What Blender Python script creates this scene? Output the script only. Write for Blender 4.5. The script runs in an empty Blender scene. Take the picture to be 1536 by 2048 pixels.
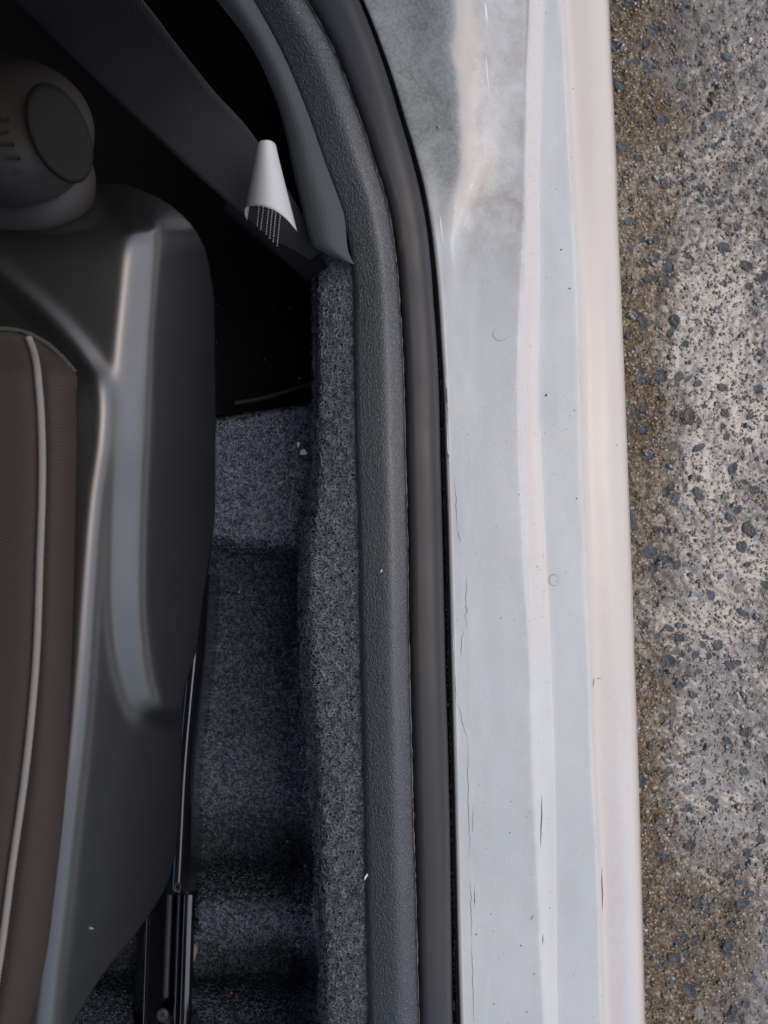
import bpy, math, random
import numpy as np
from mathutils import Vector

random.seed(7)
rng = np.random.default_rng(11)
R = math.radians
scene = bpy.context.scene
COL = scene.collection

# ------------------------------------------------------------------ camera
H = 1.04            # camera height above the wet concrete, metres
F = 1518.0          # focal length in photograph pixels (1536 x 2048)
cam_d = bpy.data.cameras.new('camera')
cam = bpy.data.objects.new('camera', cam_d)
COL.objects.link(cam)
cam.location = (0, 0, H)
cam.rotation_euler = (0, 0, 0)
cam_d.sensor_fit = 'VERTICAL'
cam_d.sensor_height = 9.8
cam_d.lens = 9.8 * F / 2048.0
cam_d.clip_start = 0.01
cam_d.clip_end = 2000
cam_d.dof.use_dof = True
cam_d.dof.focus_distance = 0.64
cam_d.dof.aperture_fstop = 2.7
scene.camera = cam

# ------------------------------------------------------------------ world, sun, exposure
SUN_EL, SUN_AZ = 58.0, 80.0      # azimuth measured from +Y towards +X
world = bpy.data.worlds.new('World')
scene.world = world
world.use_nodes = True
wn, wl = world.node_tree.nodes, world.node_tree.links
bg = wn['Background']
sky = wn.new('ShaderNodeTexSky')
sky.sky_type = 'NISHITA'
sky.sun_disc = False
sky.sun_elevation = R(SUN_EL)
sky.sun_rotation = R(SUN_AZ)
sky.air_density = 1.0
sky.dust_density = 3.0
sky.ozone_density = 1.0
hs = wn.new('ShaderNodeHueSaturation')
hs.inputs['Saturation'].default_value = 1.05
wl.new(sky.outputs[0], hs.inputs['Color'])
wl.new(hs.outputs[0], bg.inputs['Color'])
bg.inputs['Strength'].default_value = 0.15

sun_d = bpy.data.lights.new('sun', 'SUN')
sun_d.energy = 0.8
sun_d.angle = R(160)
sun_d.color = (1.0, 0.97, 0.93)
sun = bpy.data.objects.new('sun', sun_d)
COL.objects.link(sun)
az, el = R(SUN_AZ), R(SUN_EL)
sdir = Vector((math.sin(az) * math.cos(el), math.cos(az) * math.cos(el), math.sin(el)))
sun.rotation_euler = sdir.to_track_quat('Z', 'Y').to_euler()
sun.location = sdir * 5

vs_ = scene.view_settings
vs_.view_transform = 'Standard'
vs_.look = 'None'
vs_.gamma = 1
vs_.exposure = 0.0
vs_.use_curve_mapping = False
try:
    scene.cycles.use_denoising = True
    scene.cycles.use_adaptive_sampling = True
    scene.cycles.adaptive_threshold = 0.02
    scene.cycles.max_bounces = 5
    scene.cycles.diffuse_bounces = 3
    scene.cycles.glossy_bounces = 3
    scene.cycles.caustics_reflective = False
    scene.cycles.caustics_refractive = False
except Exception:
    pass


# ------------------------------------------------------------------ helpers
def P(u, v, z):
    """photograph pixel at height z -> metres"""
    k = (H - z) / F
    return ((u - 768.0) * k, (1024.0 - v) * k, z)


def PA(u, v, z):
    u, v, z = np.broadcast_arrays(np.asarray(u, float), np.asarray(v, float), np.asarray(z, float))
    k = (H - z) / F
    return np.stack([(u - 768.0) * k, (1024.0 - v) * k, z], -1)


def curve(pts):
    """smooth x(t) through (t, x) pairs, straight beyond the ends"""
    pts = sorted(pts)
    t = np.array([p[0] for p in pts], float)
    x = np.array([p[1] for p in pts], float)
    d = np.diff(x) / np.diff(t)
    m = np.zeros_like(x)
    m[1:-1] = (d[:-1] * np.diff(t)[1:] + d[1:] * np.diff(t)[:-1]) / (t[2:] - t[:-2])
    m[0], m[-1] = d[0], d[-1]

    def f(q):
        q = np.asarray(q, float)
        i = np.clip(np.searchsorted(t, q) - 1, 0, len(t) - 2)
        h = t[i + 1] - t[i]
        s = (q - t[i]) / h
        sc = np.clip(s, 0, 1)
        r = ((2 * sc**3 - 3 * sc**2 + 1) * x[i] + (sc**3 - 2 * sc**2 + sc) * h * m[i]
             + (-2 * sc**3 + 3 * sc**2) * x[i + 1] + (sc**3 - sc**2) * h * m[i + 1])
        r = r + np.where(s < 0, s * h * m[0], 0) + np.where(s > 1, (s - 1) * h * m[-1], 0)
        return r
    return f


def sm(a, b, x):
    t = np.clip((np.asarray(x, float) - a) / (b - a), 0, 1)
    return t * t * (3 - 2 * t)


def noise2(x, y, seed=0, octaves=4, gain=0.5):
    """value noise on arrays, about -1..1"""
    out = np.zeros(np.broadcast(x, y).shape)
    amp, tot = 1.0, 0.0
    for o in range(octaves):
        r = np.random.default_rng(seed + o * 17)
        tab = r.random((256, 256)) * 2 - 1
        xi, yi = np.floor(x).astype(int), np.floor(y).astype(int)
        fx, fy = x - xi, y - yi
        fx, fy = fx * fx * (3 - 2 * fx), fy * fy * (3 - 2 * fy)
        a = tab[xi % 256, yi % 256]; b = tab[(xi + 1) % 256, yi % 256]
        c = tab[xi % 256, (yi + 1) % 256]; d = tab[(xi + 1) % 256, (yi + 1) % 256]
        out += amp * ((a * (1 - fx) + b * fx) * (1 - fy) + (c * (1 - fx) + d * fx) * fy)
        tot += amp
        amp *= gain
        x, y = x * 2.03, y * 2.03
    return out / tot * 1.6


def link(name, me, mat=None, parent=None, smooth=True):
    o = bpy.data.objects.new(name, me)
    COL.objects.link(o)
    if mat is not None and len(me.materials) == 0:
        me.materials.append(mat)
    if parent is not None:
        o.parent = parent
    if smooth and isinstance(me, bpy.types.Mesh):
        me.shade_smooth()
    return o


def mesh(name, verts, faces, mat=None, parent=None, smooth=True, attrs=None):
    me = bpy.data.meshes.new(name)
    verts = np.asarray(verts, float).reshape(-1, 3)
    if isinstance(faces, np.ndarray):
        n, k = faces.shape
        me.vertices.add(len(verts)); me.vertices.foreach_set('co', verts.ravel())
        me.loops.add(n * k); me.loops.foreach_set('vertex_index', faces.astype(np.int32).ravel())
        me.polygons.add(n)
        me.polygons.foreach_set('loop_start', np.arange(0, n * k, k, dtype=np.int32))
        me.update(calc_edges=True)
    else:
        me.from_pydata([tuple(p) for p in verts], [], faces)
    me.validate()
    for k, val in (attrs or {}).items():
        a = me.attributes.new(k, 'FLOAT', 'POINT')
        a.data.foreach_set('value', np.asarray(val, np.float32).ravel())
    return link(name, me, mat, parent, smooth)


def gridfaces(nr, nc, flip=False):
    i = np.arange(nr - 1)[:, None] * nc + np.arange(nc - 1)[None, :]
    q = np.stack([i, i + nc, i + nc + 1, i + 1], -1).reshape(-1, 4)
    return q[:, ::-1] if flip else q


def grid(name, pts, mat=None, parent=None, attrs=None, flip=False):
    """pts [rows, cols, 3] -> one sheet"""
    pts = np.asarray(pts)
    return mesh(name, pts.reshape(-1, 3), gridfaces(pts.shape[0], pts.shape[1], flip), mat, parent, True, attrs)


def tag(o, label, cat=None, group=None, kind=None):
    if label: o['label'] = label
    if cat: o['category'] = cat
    if group: o['group'] = group
    if kind: o['kind'] = kind
    return o


def empty(name, loc=(0, 0, 0)):
    o = bpy.data.objects.new(name, None)
    o.empty_display_size = 0.05
    COL.objects.link(o)
    o.location = loc
    return o


def keep_parent(child, parent):
    child.parent = parent
    child.matrix_parent_inverse = parent.matrix_basis.inverted()


def solidify(o, t, off=-1.0):
    m = o.modifiers.new('thickness', 'SOLIDIFY')
    m.thickness = t
    m.offset = off
    return o


def box_verts(c, s, bev=0.0):
    import bmesh
    bm = bmesh.new()
    bmesh.ops.create_cube(bm, size=1)
    for v in bm.verts:
        v.co = Vector((v.co.x * s[0] + c[0], v.co.y * s[1] + c[1], v.co.z * s[2] + c[2]))
    if bev:
        bmesh.ops.bevel(bm, geom=bm.edges[:], offset=bev, segments=3, affect='EDGES')
    return bm


def box(name, c, s, mat, parent=None, bev=0.004):
    bm = box_verts(c, s, bev)
    me = bpy.data.meshes.new(name)
    bm.to_mesh(me); bm.free()
    return link(name, me, mat, parent, True)


def tube(name, pts, rad, mat, parent=None, nseg=8, twist=None, closed_ends=True):
    """tube along pts; rad scalar or array; twist=(lobes, turns per metre, depth) makes a laid cord"""
    p = np.asarray(pts, float)
    n = len(p)
    rad = np.broadcast_to(np.asarray(rad, float), (n,))
    t = np.gradient(p, axis=0)
    t /= np.linalg.norm(t, axis=1)[:, None]
    ref = np.array([0, 0, 1.0])
    if abs(t[:, 2]).max() > 0.9: ref = np.array([1.0, 0, 0])
    a = np.cross(t, ref); a /= np.linalg.norm(a, axis=1)[:, None]
    b = np.cross(a, t)
    s = np.concatenate([[0], np.cumsum(np.linalg.norm(np.diff(p, axis=0), axis=1))])
    ph = np.linspace(0, 2 * np.pi, nseg, endpoint=False)
    rr = rad[:, None] * np.ones((1, nseg))
    if twist:
        l, tp, dep = twist
        rr = rr * (1 - dep + dep * np.abs(np.cos(l * (ph[None, :] - 2 * np.pi * tp * s[:, None]) / 2)) * 2)
    v = p[:, None] + rr[..., None] * (np.cos(ph)[None, :, None] * a[:, None] + np.sin(ph)[None, :, None] * b[:, None])
    v = v.reshape(-1, 3)
    f = []
    for i in range(n - 1):
        for j in range(nseg):
            k = (j + 1) % nseg
            f.append((i * nseg + j, i * nseg + k, (i + 1) * nseg + k, (i + 1) * nseg + j))
    if closed_ends:
        f.append(tuple(range(nseg))); f.append(tuple((n - 1) * nseg + j for j in reversed(range(nseg))))
    return mesh(name, v, f, mat, parent)


# ------------------------------------------------------------------ materials
class Mat:
    def __init__(s, name):
        s.m = bpy.data.materials.new(name)
        s.m.use_nodes = True
        s.t = s.m.node_tree
        s.n, s.l = s.t.nodes, s.t.links
        s.b = s.n['Principled BSDF']
        s.tc = s.n.new('ShaderNodeTexCoord')
        s.co = s.tc.outputs['Object']

    def set(s, **k):
        for a, v in k.items():
            a = a.replace('_', ' ')
            if isinstance(v, bpy.types.NodeSocket): s.l.new(v, s.b.inputs[a])
            elif isinstance(v, tuple): s.b.inputs[a].default_value = (*v, 1) if len(v) == 3 else v
            else: s.b.inputs[a].default_value = v
        return s

    def mapping(s, scale=(1, 1, 1), rot=(0, 0, 0)):
        m = s.n.new('ShaderNodeMapping')
        m.inputs['Scale'].default_value = scale
        m.inputs['Rotation'].default_value = rot
        s.l.new(s.co, m.inputs['Vector'])
        return m.outputs[0]

    def noise(s, scale, detail=4, rough=0.5, vec=None, dist=0.0, out='Fac'):
        n = s.n.new('ShaderNodeTexNoise')
        n.inputs['Scale'].default_value = scale
        n.inputs['Detail'].default_value = detail
        n.inputs['Roughness'].default_value = rough
        n.inputs['Distortion'].default_value = dist
        s.l.new(vec or s.co, n.inputs['Vector'])
        return n.outputs[out]

    def voronoi(s, scale, feature='F1', out='Distance', vec=None, rnd=1.0):
        n = s.n.new('ShaderNodeTexVoronoi')
        n.feature = feature
        n.inputs['Scale'].default_value = scale
        n.inputs['Randomness'].default_value = rnd
        s.l.new(vec or s.co, n.inputs['Vector'])
        return n.outputs[out]

    def wave(s, scale, dist=0.0, vec=None, detail=0.0, dscale=1.0):
        n = s.n.new('ShaderNodeTexWave')
        n.inputs['Scale'].default_value = scale
        n.inputs['Distortion'].default_value = dist
        n.inputs['Detail'].default_value = detail
        n.inputs['Detail Scale'].default_value = dscale
        s.l.new(vec or s.co, n.inputs['Vector'])
        return n.outputs['Fac']

    def ramp(s, fac, stops, interp='LINEAR'):
        r = s.n.new('ShaderNodeValToRGB')
        e = r.color_ramp.elements
        while len(e) < len(stops): e.new(0.5)
        r.color_ramp.interpolation = interp
        for el, (p, c) in zip(e, stops):
            el.position = p
            c = (c, c, c) if isinstance(c, (int, float)) else c
            el.color = (*c, 1)
        s.l.new(fac, r.inputs[0])
        return r.outputs[0]

    def mix(s, fac, a, b, mode='MIX'):
        m = s.n.new('ShaderNodeMix')
        m.data_type = 'RGBA'
        m.blend_type = mode
        for sock, v in ((m.inputs[0], fac), (m.inputs[6], a), (m.inputs[7], b)):
            if isinstance(v, bpy.types.NodeSocket): s.l.new(v, sock)
            elif isinstance(v, tuple): sock.default_value = (*v, 1)
            else: sock.default_value = v
        return m.outputs[2]

    def math(s, op, a, b=0.0, clamp=False):
        m = s.n.new('ShaderNodeMath')
        m.operation = op
        m.use_clamp = clamp
        for sock, v in ((m.inputs[0], a), (m.inputs[1], b)):
            if isinstance(v, bpy.types.NodeSocket): s.l.new(v, sock)
            else: sock.default_value = v
        return m.outputs[0]

    def attr(s, name):
        a = s.n.new('ShaderNodeAttribute')
        a.attribute_name = name
        return a.outputs['Fac']

    def bump(s, h, dist, strength=1.0, prev=None, coat=False):
        b = s.n.new('ShaderNodeBump')
        b.inputs['Distance'].default_value = dist
        b.inputs['Strength'].default_value = strength
        s.l.new(h, b.inputs['Height'])
        if prev is not None: s.l.new(prev, b.inputs['Normal'])
        s.l.new(b.outputs[0], s.b.inputs['Normal'])
        if coat: s.l.new(b.outputs[0], s.b.inputs['Coat Normal'])
        return b.outputs[0]


def simple(name, col, rough=0.5, **k):
    m = Mat(name)
    m.set(Base_Color=col, Roughness=rough, **k)
    return m.m


# cream car paint; flat ledges get grey wet film plus painted blue-grey sky sheen
def mat_paint():
    m = Mat('cream_car_paint')
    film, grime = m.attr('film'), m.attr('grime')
    cream = m.mix(m.noise(6, 2), (0.65, 0.575, 0.52), (0.69, 0.615, 0.56))
    mott = m.noise(38, 6, 0.62, dist=0.4)
    mott2 = m.noise(11, 5, 0.6)
    film_sheen_c = m.mix(m.ramp(mott2, [(0.35, 0), (0.65, 1)]), (0.60, 0.645, 0.650), (0.665, 0.705, 0.710))
    edge = m.math('ADD', film, m.math('MULTIPLY', m.math('SUBTRACT', m.noise(170, 5, 0.7), 0.5), 0.9))
    fmask = m.math('MULTIPLY', m.ramp(edge, [(0.05, 0), (0.95, 1)]), m.ramp(mott, [(0.25, 0.72), (0.6, 1.0)]), True)
    c = m.mix(fmask, cream, film_sheen_c)
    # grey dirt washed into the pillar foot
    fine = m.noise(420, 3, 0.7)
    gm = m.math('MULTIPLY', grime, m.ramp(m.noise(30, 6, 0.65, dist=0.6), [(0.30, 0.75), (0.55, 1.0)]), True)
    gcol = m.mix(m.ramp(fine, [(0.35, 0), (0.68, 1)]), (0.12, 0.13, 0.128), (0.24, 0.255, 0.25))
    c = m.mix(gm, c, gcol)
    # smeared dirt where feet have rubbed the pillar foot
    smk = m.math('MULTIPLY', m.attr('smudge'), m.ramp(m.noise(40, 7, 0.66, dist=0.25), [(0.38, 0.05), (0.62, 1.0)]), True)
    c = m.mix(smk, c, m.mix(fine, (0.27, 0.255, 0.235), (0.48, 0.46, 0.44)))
    # little speckles of road dirt
    sp = m.ramp(m.voronoi(240), [(0.0, 1), (0.030, 0)], 'LINEAR')
    c = m.mix(m.math('MULTIPLY', sp, m.ramp(m.noise(25, 2), [(0.5, 0), (0.68, 0.6)])), c, (0.14, 0.135, 0.13))
    rough = m.ramp(m.math('ADD', m.math('MULTIPLY', film, 0.35), m.math('MULTIPLY', m.noise(60, 5), 0.35)),
                   [(0.1, 0.14), (0.7, 0.52)])
    m.set(Base_Color=c, Roughness=0.45, Coat_Weight=m.math('SUBTRACT', 1.0, m.math('MULTIPLY', grime, 0.8), True), Coat_Roughness=rough)
    h = m.math('MULTIPLY', m.noise(260, 4, 0.6), m.math('ADD', film, 0.08))
    m.bump(h, 0.0006, 0.35)
    return m.m


def mat_trim():
    m = Mat('grained_black_plastic')
    v = m.mapping((1, 0.62, 1))
    g1 = m.voronoi(760, 'SMOOTH_F1', vec=v)
    g2 = m.noise(720, 3, 0.6, vec=v, dist=1.2)
    h = m.math('ADD', m.math('MULTIPLY', g1, 0.6), g2)
    dust = m.ramp(m.noise(900, 2, 0.7), [(0.66, 0), (0.74, 1)])
    c = m.mix(m.noise(9, 4), (0.015, 0.022, 0.029), (0.024, 0.034, 0.043))
    c = m.mix(m.math('MULTIPLY', dust, 0.14), c, (0.25, 0.25, 0.24))
    m.set(Base_Color=c, Roughness=m.ramp(m.noise(40, 4), [(0.3, 0.30), (0.7, 0.38)]), Specular_IOR_Level=1.0, Coat_Weight=0.5, Coat_Roughness=0.3, Coat_IOR=1.6)
    m.bump(h, 0.0012, 0.85)
    return m.m


def mat_seal():
    m = Mat('satin_black_rubber')
    c = m.mix(m.noise(14, 4), (0.024, 0.024, 0.027), (0.036, 0.035, 0.037))
    streak = m.noise(1.0, 5, 0.6, vec=m.mapping((90, 6, 90)))
    c = m.mix(m.ramp(streak, [(0.62, 0), (0.75, 0.5)]), c, (0.09, 0.085, 0.08))
    m.set(Base_Color=c, Roughness=m.ramp(m.noise(30, 4), [(0.3, 0.36), (0.7, 0.46)]), Specular_IOR_Level=0.5)
    m.bump(m.noise(500, 3, 0.6), 0.0003, 0.25)
    return m.m


def mat_ribbed():
    m = Mat('ribbed_grey_trim')
    w = m.wave(150, 0.5, vec=m.mapping((1, 1, 1), (0, 0, R(-8))), detail=1)
    fl = m.ramp(m.noise(1100, 2, 0.7), [(0.68, 0), (0.75, 1)])
    c = m.mix(m.noise(20, 4), (0.052, 0.059, 0.064), (0.075, 0.082, 0.088))
    c = m.mix(m.math('MULTIPLY', fl, 0.5), c, (0.35, 0.35, 0.34))
    m.set(Base_Color=c, Roughness=0.75, Sheen_Weight=0.15)
    m.bump(w, 0.0003, 0.25)
    return m.m


def mat_valance():
    m = Mat('satin_black_seat_plastic')
    c = m.mix(m.noise(7, 3), (0.008, 0.008, 0.009), (0.012, 0.012, 0.012))
    du = m.ramp(m.noise(1500, 2, 0.7), [(0.66, 0), (0.72, 1)])
    where = m.attr('dust')
    c = m.mix(m.math('MULTIPLY', du, where, True), c, (0.45, 0.42, 0.36))
    m.set(Base_Color=c, Roughness=m.ramp(m.noise(60, 4), [(0.3, 0.28), (0.7, 0.32)]), Specular_IOR_Level=0.9, Coat_Weight=1.0, Coat_Roughness=0.28, Coat_IOR=1.65)
    m.bump(m.noise(1300, 2, 0.6), 0.0002, 0.10)
    return m.m


def mat_cloth():
    m = Mat('brown_grey_twill')
    w = m.wave(185, 1.6, vec=m.mapping((1, 1, 1), (0, 0, R(68))), detail=1.5, dscale=2)
    w2 = m.wave(190, 0.5, vec=m.mapping((1, 1, 1), (0, 0, R(-24))))
    c = m.mix(w, (0.048, 0.036, 0.032), (0.066, 0.051, 0.045))
    c = m.mix(m.ramp(m.noise(60, 4), [(0.3, 0), (0.7, 0.35)]), c, (0.056, 0.047, 0.045))
    m.set(Base_Color=c, Roughness=0.9, Specular_IOR_Level=0.2)
    m.bump(m.math('ADD', w, m.math('MULTIPLY', w2, 0.4)), 0.0006, 0.45)
    return m.m


def mat_webbing():
    m = Mat('black_belt_webbing')
    w = m.wave(260, 1.2, vec=m.mapping((1, 1, 1), (0, 0, R(-45))), detail=2)
    w2 = m.wave(520, 0.5, vec=m.mapping((1, 1, 1), (0, 0, R(45))))
    fl = m.ramp(m.noise(1300, 2, 0.7), [(0.69, 0), (0.75, 1)])
    c = m.mix(w, (0.027, 0.026, 0.028), (0.048, 0.046, 0.050))
    c = m.mix(m.math('MULTIPLY', fl, 0.3), c, (0.3, 0.3, 0.3))
    m.set(Base_Color=c, Roughness=0.75, Specular_IOR_Level=0.15)
    m.bump(m.math('ADD', w, m.math('MULTIPLY', w2, 0.5)), 0.0003, 0.35)
    return m.m


def mat_carpet():
    m = Mat('charcoal_carpet_backing')
    n = m.noise(420, 5, 0.7, dist=1.5)
    c = m.mix(m.ramp(n, [(0.35, 0), (0.7, 1)]), (0.018, 0.021, 0.028), (0.085, 0.098, 0.125))
    m.set(Base_Color=c, Roughness=0.95, Specular_IOR_Level=0.2)
    m.bump(n, 0.002, 0.9)
    return m.m


def mat_ground():
    m = Mat('wet_exposed_aggregate_concrete')
    wet = m.attr('wet')
    grain = m.noise(330, 5, 0.75)
    gr = m.voronoi(380, out='Color')
    gv = m.n.new('ShaderNodeSeparateColor'); m.l.new(gr, gv.inputs[0])
    base = m.ramp(gv.outputs[0], [(0.0, (0.070, 0.043, 0.021)), (0.35, (0.175, 0.119, 0.064)), (0.7, (0.273, 0.199, 0.119)),
                                  (0.93, (0.378, 0.294, 0.196)), (1.0, (0.72, 0.64, 0.53))])
    cem = m.ramp(gv.outputs[1], [(0.0, (0.21, 0.200, 0.185)), (0.5, (0.265, 0.255, 0.240)), (1.0, (0.33, 0.315, 0.295))])
    cm = m.ramp(m.math('ADD', m.attr('cement'), m.math('MULTIPLY', m.math('SUBTRACT', m.noise(60, 5, 0.65), 0.5), 1.1)), [(0.35, 0), (0.8, 0.8)])
    base = m.mix(cm, base, cem)
    c = m.mix(m.ramp(grain, [(0.34, 0.8), (0.48, 0)]), base, m.mix(cm, (0.035, 0.025, 0.015), (0.12, 0.11, 0.10)))
    wv = m.math('ADD', wet, m.math('MULTIPLY', m.math('SUBTRACT', m.noise(55, 6, 0.65), 0.5), 1.3))
    film = m.ramp(wv, [(0.15, 0), (0.85, 1)])
    m.set(Base_Color=c, Roughness=0.55, Coat_Weight=film, Coat_Roughness=0.08, Coat_IOR=1.95)
    h = m.math('ADD', m.math('MULTIPLY', grain, 1.0), m.math('MULTIPLY', m.voronoi(380), 0.5))
    m.bump(h, 0.0026, 0.9)
    cb = m.n.new('ShaderNodeBump')
    cb.inputs['Distance'].default_value = 0.0014
    cb.inputs['Strength'].default_value = 0.55
    m.l.new(m.noise(190, 4, 0.6), cb.inputs['Height'])
    m.l.new(cb.outputs[0], m.b.inputs['Coat Normal'])
    return m.m


M = {
    'paint': mat_paint(), 'trim': mat_trim(), 'seal': mat_seal(), 'ribbed': mat_ribbed(), 'valance': mat_valance(),
    'cloth': mat_cloth(), 'web': mat_webbing(), 'carpet': mat_carpet(), 'ground': mat_ground(),
    'black': simple('matt_black_lining', (0.010, 0.010, 0.011), 0.9, Specular_IOR_Level=0.15),
    'blackmetal': simple('glossy_black_rail_paint', (0.008, 0.008, 0.010), 0.2, Specular_IOR_Level=1.0, Coat_Weight=1.0, Coat_Roughness=0.15, Coat_IOR=1.7),
    'greymetal': simple('dark_zinc_steel', (0.10, 0.10, 0.105), 0.45, Metallic=0.7),
    'screw': simple('dull_screw_steel', (0.13, 0.135, 0.14), 0.5, Metallic=0.5),
    'paper': simple('white_paper_tag', (0.62, 0.63, 0.63), 0.5),
    'thread': simple('pale_grey_thread', (0.42, 0.40, 0.38), 0.8),
    'cord': simple('beige_grey_piping_cord', (0.26, 0.242, 0.235), 0.9),
    'cordark': simple('dark_piping_cord', (0.06, 0.055, 0.055), 0.85),
    'headliner': simple('charcoal_headliner', (0.06, 0.055, 0.052), 0.95),
    'crack': simple('dark_sealant_crack', (0.17, 0.165, 0.16), 0.9),
    'mark': simple('grey_rub_mark', (0.40, 0.40, 0.40), 0.8),
    'glint': simple('painted_glint', (0.80, 0.78, 0.75), 0.25),
    'dirt': simple('pale_dust_line', (0.30, 0.27, 0.24), 0.95),
    'glass': simple('window_glass', (0.9, 0.92, 0.92), 0.03, Transmission_Weight=1.0),
    'water': simple('clear_water_bead', (0.02, 0.02, 0.022), 0.05, Coat_Weight=1.0),
    'white': simple('white_flake', (0.85, 0.86, 0.88), 0.6),
    'tan': simple('tan_grit', (0.48, 0.33, 0.20), 0.8),
    'beige': simple('beige_crumb', (0.42, 0.33, 0.25), 0.85),
    'olive': simple('olive_leaf_bit', (0.30, 0.28, 0.15), 0.85),
    'orange': simple('orange_grit', (0.55, 0.24, 0.07), 0.7),
    'straw': simple('dry_straw', (0.42, 0.36, 0.27), 0.8),
    'fluff': simple('pale_lint', (0.5, 0.5, 0.52), 0.9),
    'blackbit': simple('black_grit', (0.015, 0.015, 0.015), 0.6),
}

# ------------------------------------------------------------------ traced lines (row -> column) of the photograph
A_ = curve([(-200, 480), (0, 503), (88, 552), (186, 596), (332, 649), (430, 684), (525, 703), (700, 709), (900, 713), (1100, 719), (1300, 722), (1600, 729), (2048, 738), (2400, 746)])
B_ = curve([(-200, 480), (0, 615), (88, 664), (186, 704), (266, 732), (331, 753), (391, 772), (452, 785), (525, 795), (600, 801), (681, 806), (782, 810), (923, 813), (1084, 817), (1300, 820), (1461, 824), (1623, 828), (1784, 833), (2048, 840), (2400, 849)])
CL_ = curve([(-200, 620), (0, 718), (73, 747), (153, 775), (234, 799), (315, 823), (383, 840), (452, 853), (533, 862), (600, 867), (681, 873), (761, 877), (923, 881), (1125, 886), (1300, 890), (1623, 899), (2048, 905), (2400, 912)])
C_ = curve([(-200, 640), (0, 728), (73, 757), (153, 785), (234, 809), (315, 833), (383, 850), (452, 862), (533, 872), (600, 878), (681, 883), (761, 888), (923, 893), (1084, 898), (1300, 903), (1582, 910), (1905, 917), (2048, 921), (2400, 930)])
D_ = curve([(-200, 1062), (0, 1059), (161, 1053), (283, 1051), (383, 1049), (565, 1043), (721, 1037), (923, 1040), (1084, 1046), (1300, 1060), (1542, 1066), (1704, 1073), (1905, 1081), (2048, 1088), (2400, 1100)])
D2_ = curve([(-200, 1096), (0, 1090), (202, 1085), (383, 1081), (600, 1081), (802, 1079), (1004, 1089), (1125, 1095), (1300, 1103), (1502, 1110), (2048, 1118), (2400, 1126)])
E_ = curve([(-200, 1108), (0, 1120), (161, 1130), (323, 1138), (424, 1143), (600, 1153), (802, 1157), (963, 1161), (1125, 1168), (1300, 1175), (1542, 1183), (1704, 1191), (2048, 1201), (2400, 1212)])
F_ = curve([(-200, 1210), (0, 1218), (121, 1223), (283, 1231), (484, 1238), (600, 1243), (802, 1251), (963, 1257), (1125, 1263), (1300, 1269), (1542, 1277), (1784, 1284), (2048, 1291), (2400, 1302)])
R1_ = curve([(-200, 890), (0, 902), (100, 906), (220, 912), (330, 913), (400, 902), (480, 888), (560, 895), (700, 900), (2400, 945)])
R2_ = curve([(-200, 950), (0, 958), (100, 975), (220, 985), (330, 985), (400, 960), (480, 930), (560, 935), (700, 940), (2400, 985)])


def rise(v):           # the pillar foot climbs towards the rear of the car
    return 0.085 * np.clip((560 - np.asarray(v, float)) / 560, 0, 3) ** 1.7


ZS = 0.400
rows = np.linspace(-260, 2420, 269)

# ------------------------------------------------------------------ ground
def build_ground():
    xs = np.concatenate([-np.geomspace(250, 0.12, 22), np.arange(-0.10, 0.80, 0.0026), np.geomspace(0.82, 250, 22)])
    ys = np.concatenate([-np.geomspace(250, 0.98, 20), np.arange(-0.96, 0.96, 0.0026), np.geomspace(0.98, 250, 20)])
    X, Y = np.meshgrid(xs, ys)
    near = sm(0.9, 0.75, np.abs(X - 0.30)) * 1.0
    wet = 0.55 * sm(0.34, 0.46, X) + 0.18 + 0.45 * noise2(X * 9 + 3, Y * 7 + 5, 3, 4) - 0.40 * sm(-0.42, -0.62, Y)
    wet = np.clip(wet, 0, 1)
    cement = np.clip(0.95 * sm(0.33, 0.44, X) + 0.42 * noise2(X * 11 + 9, Y * 8 + 1, 8, 3) - 0.25 * sm(-0.05, -0.35, Y) * sm(0.50, 0.40, X) - 0.25 * sm(-0.42, -0.62, Y), 0, 1)
    rough = 0.0030 * noise2(X * 62, Y * 62, 21, 4, 0.6) + 0.0016 * noise2(X * 210, Y * 210, 31, 3, 0.6)
    water = sm(0.55, 0.85, wet)
    z = rough * (1 - 0.75 * water) + 0.004 * noise2(X * 8, Y * 8, 41, 2)
    z = z * near
    g = grid('ground', np.stack([X, Y, z], -1), M['ground'], None, {'wet': wet, 'cement': cement}, flip=True)
    g['kind'] = 'structure'
    g['label'] = 'wet brown exposed aggregate concrete beside the cream car'
    return g, (lambda x, y: 0.0030 * noise2(x * 62, y * 62, 21, 4, 0.6) * 0.5 + 0.004 * noise2(x * 8, y * 8, 41, 2))


ground, gz = build_ground()


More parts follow.
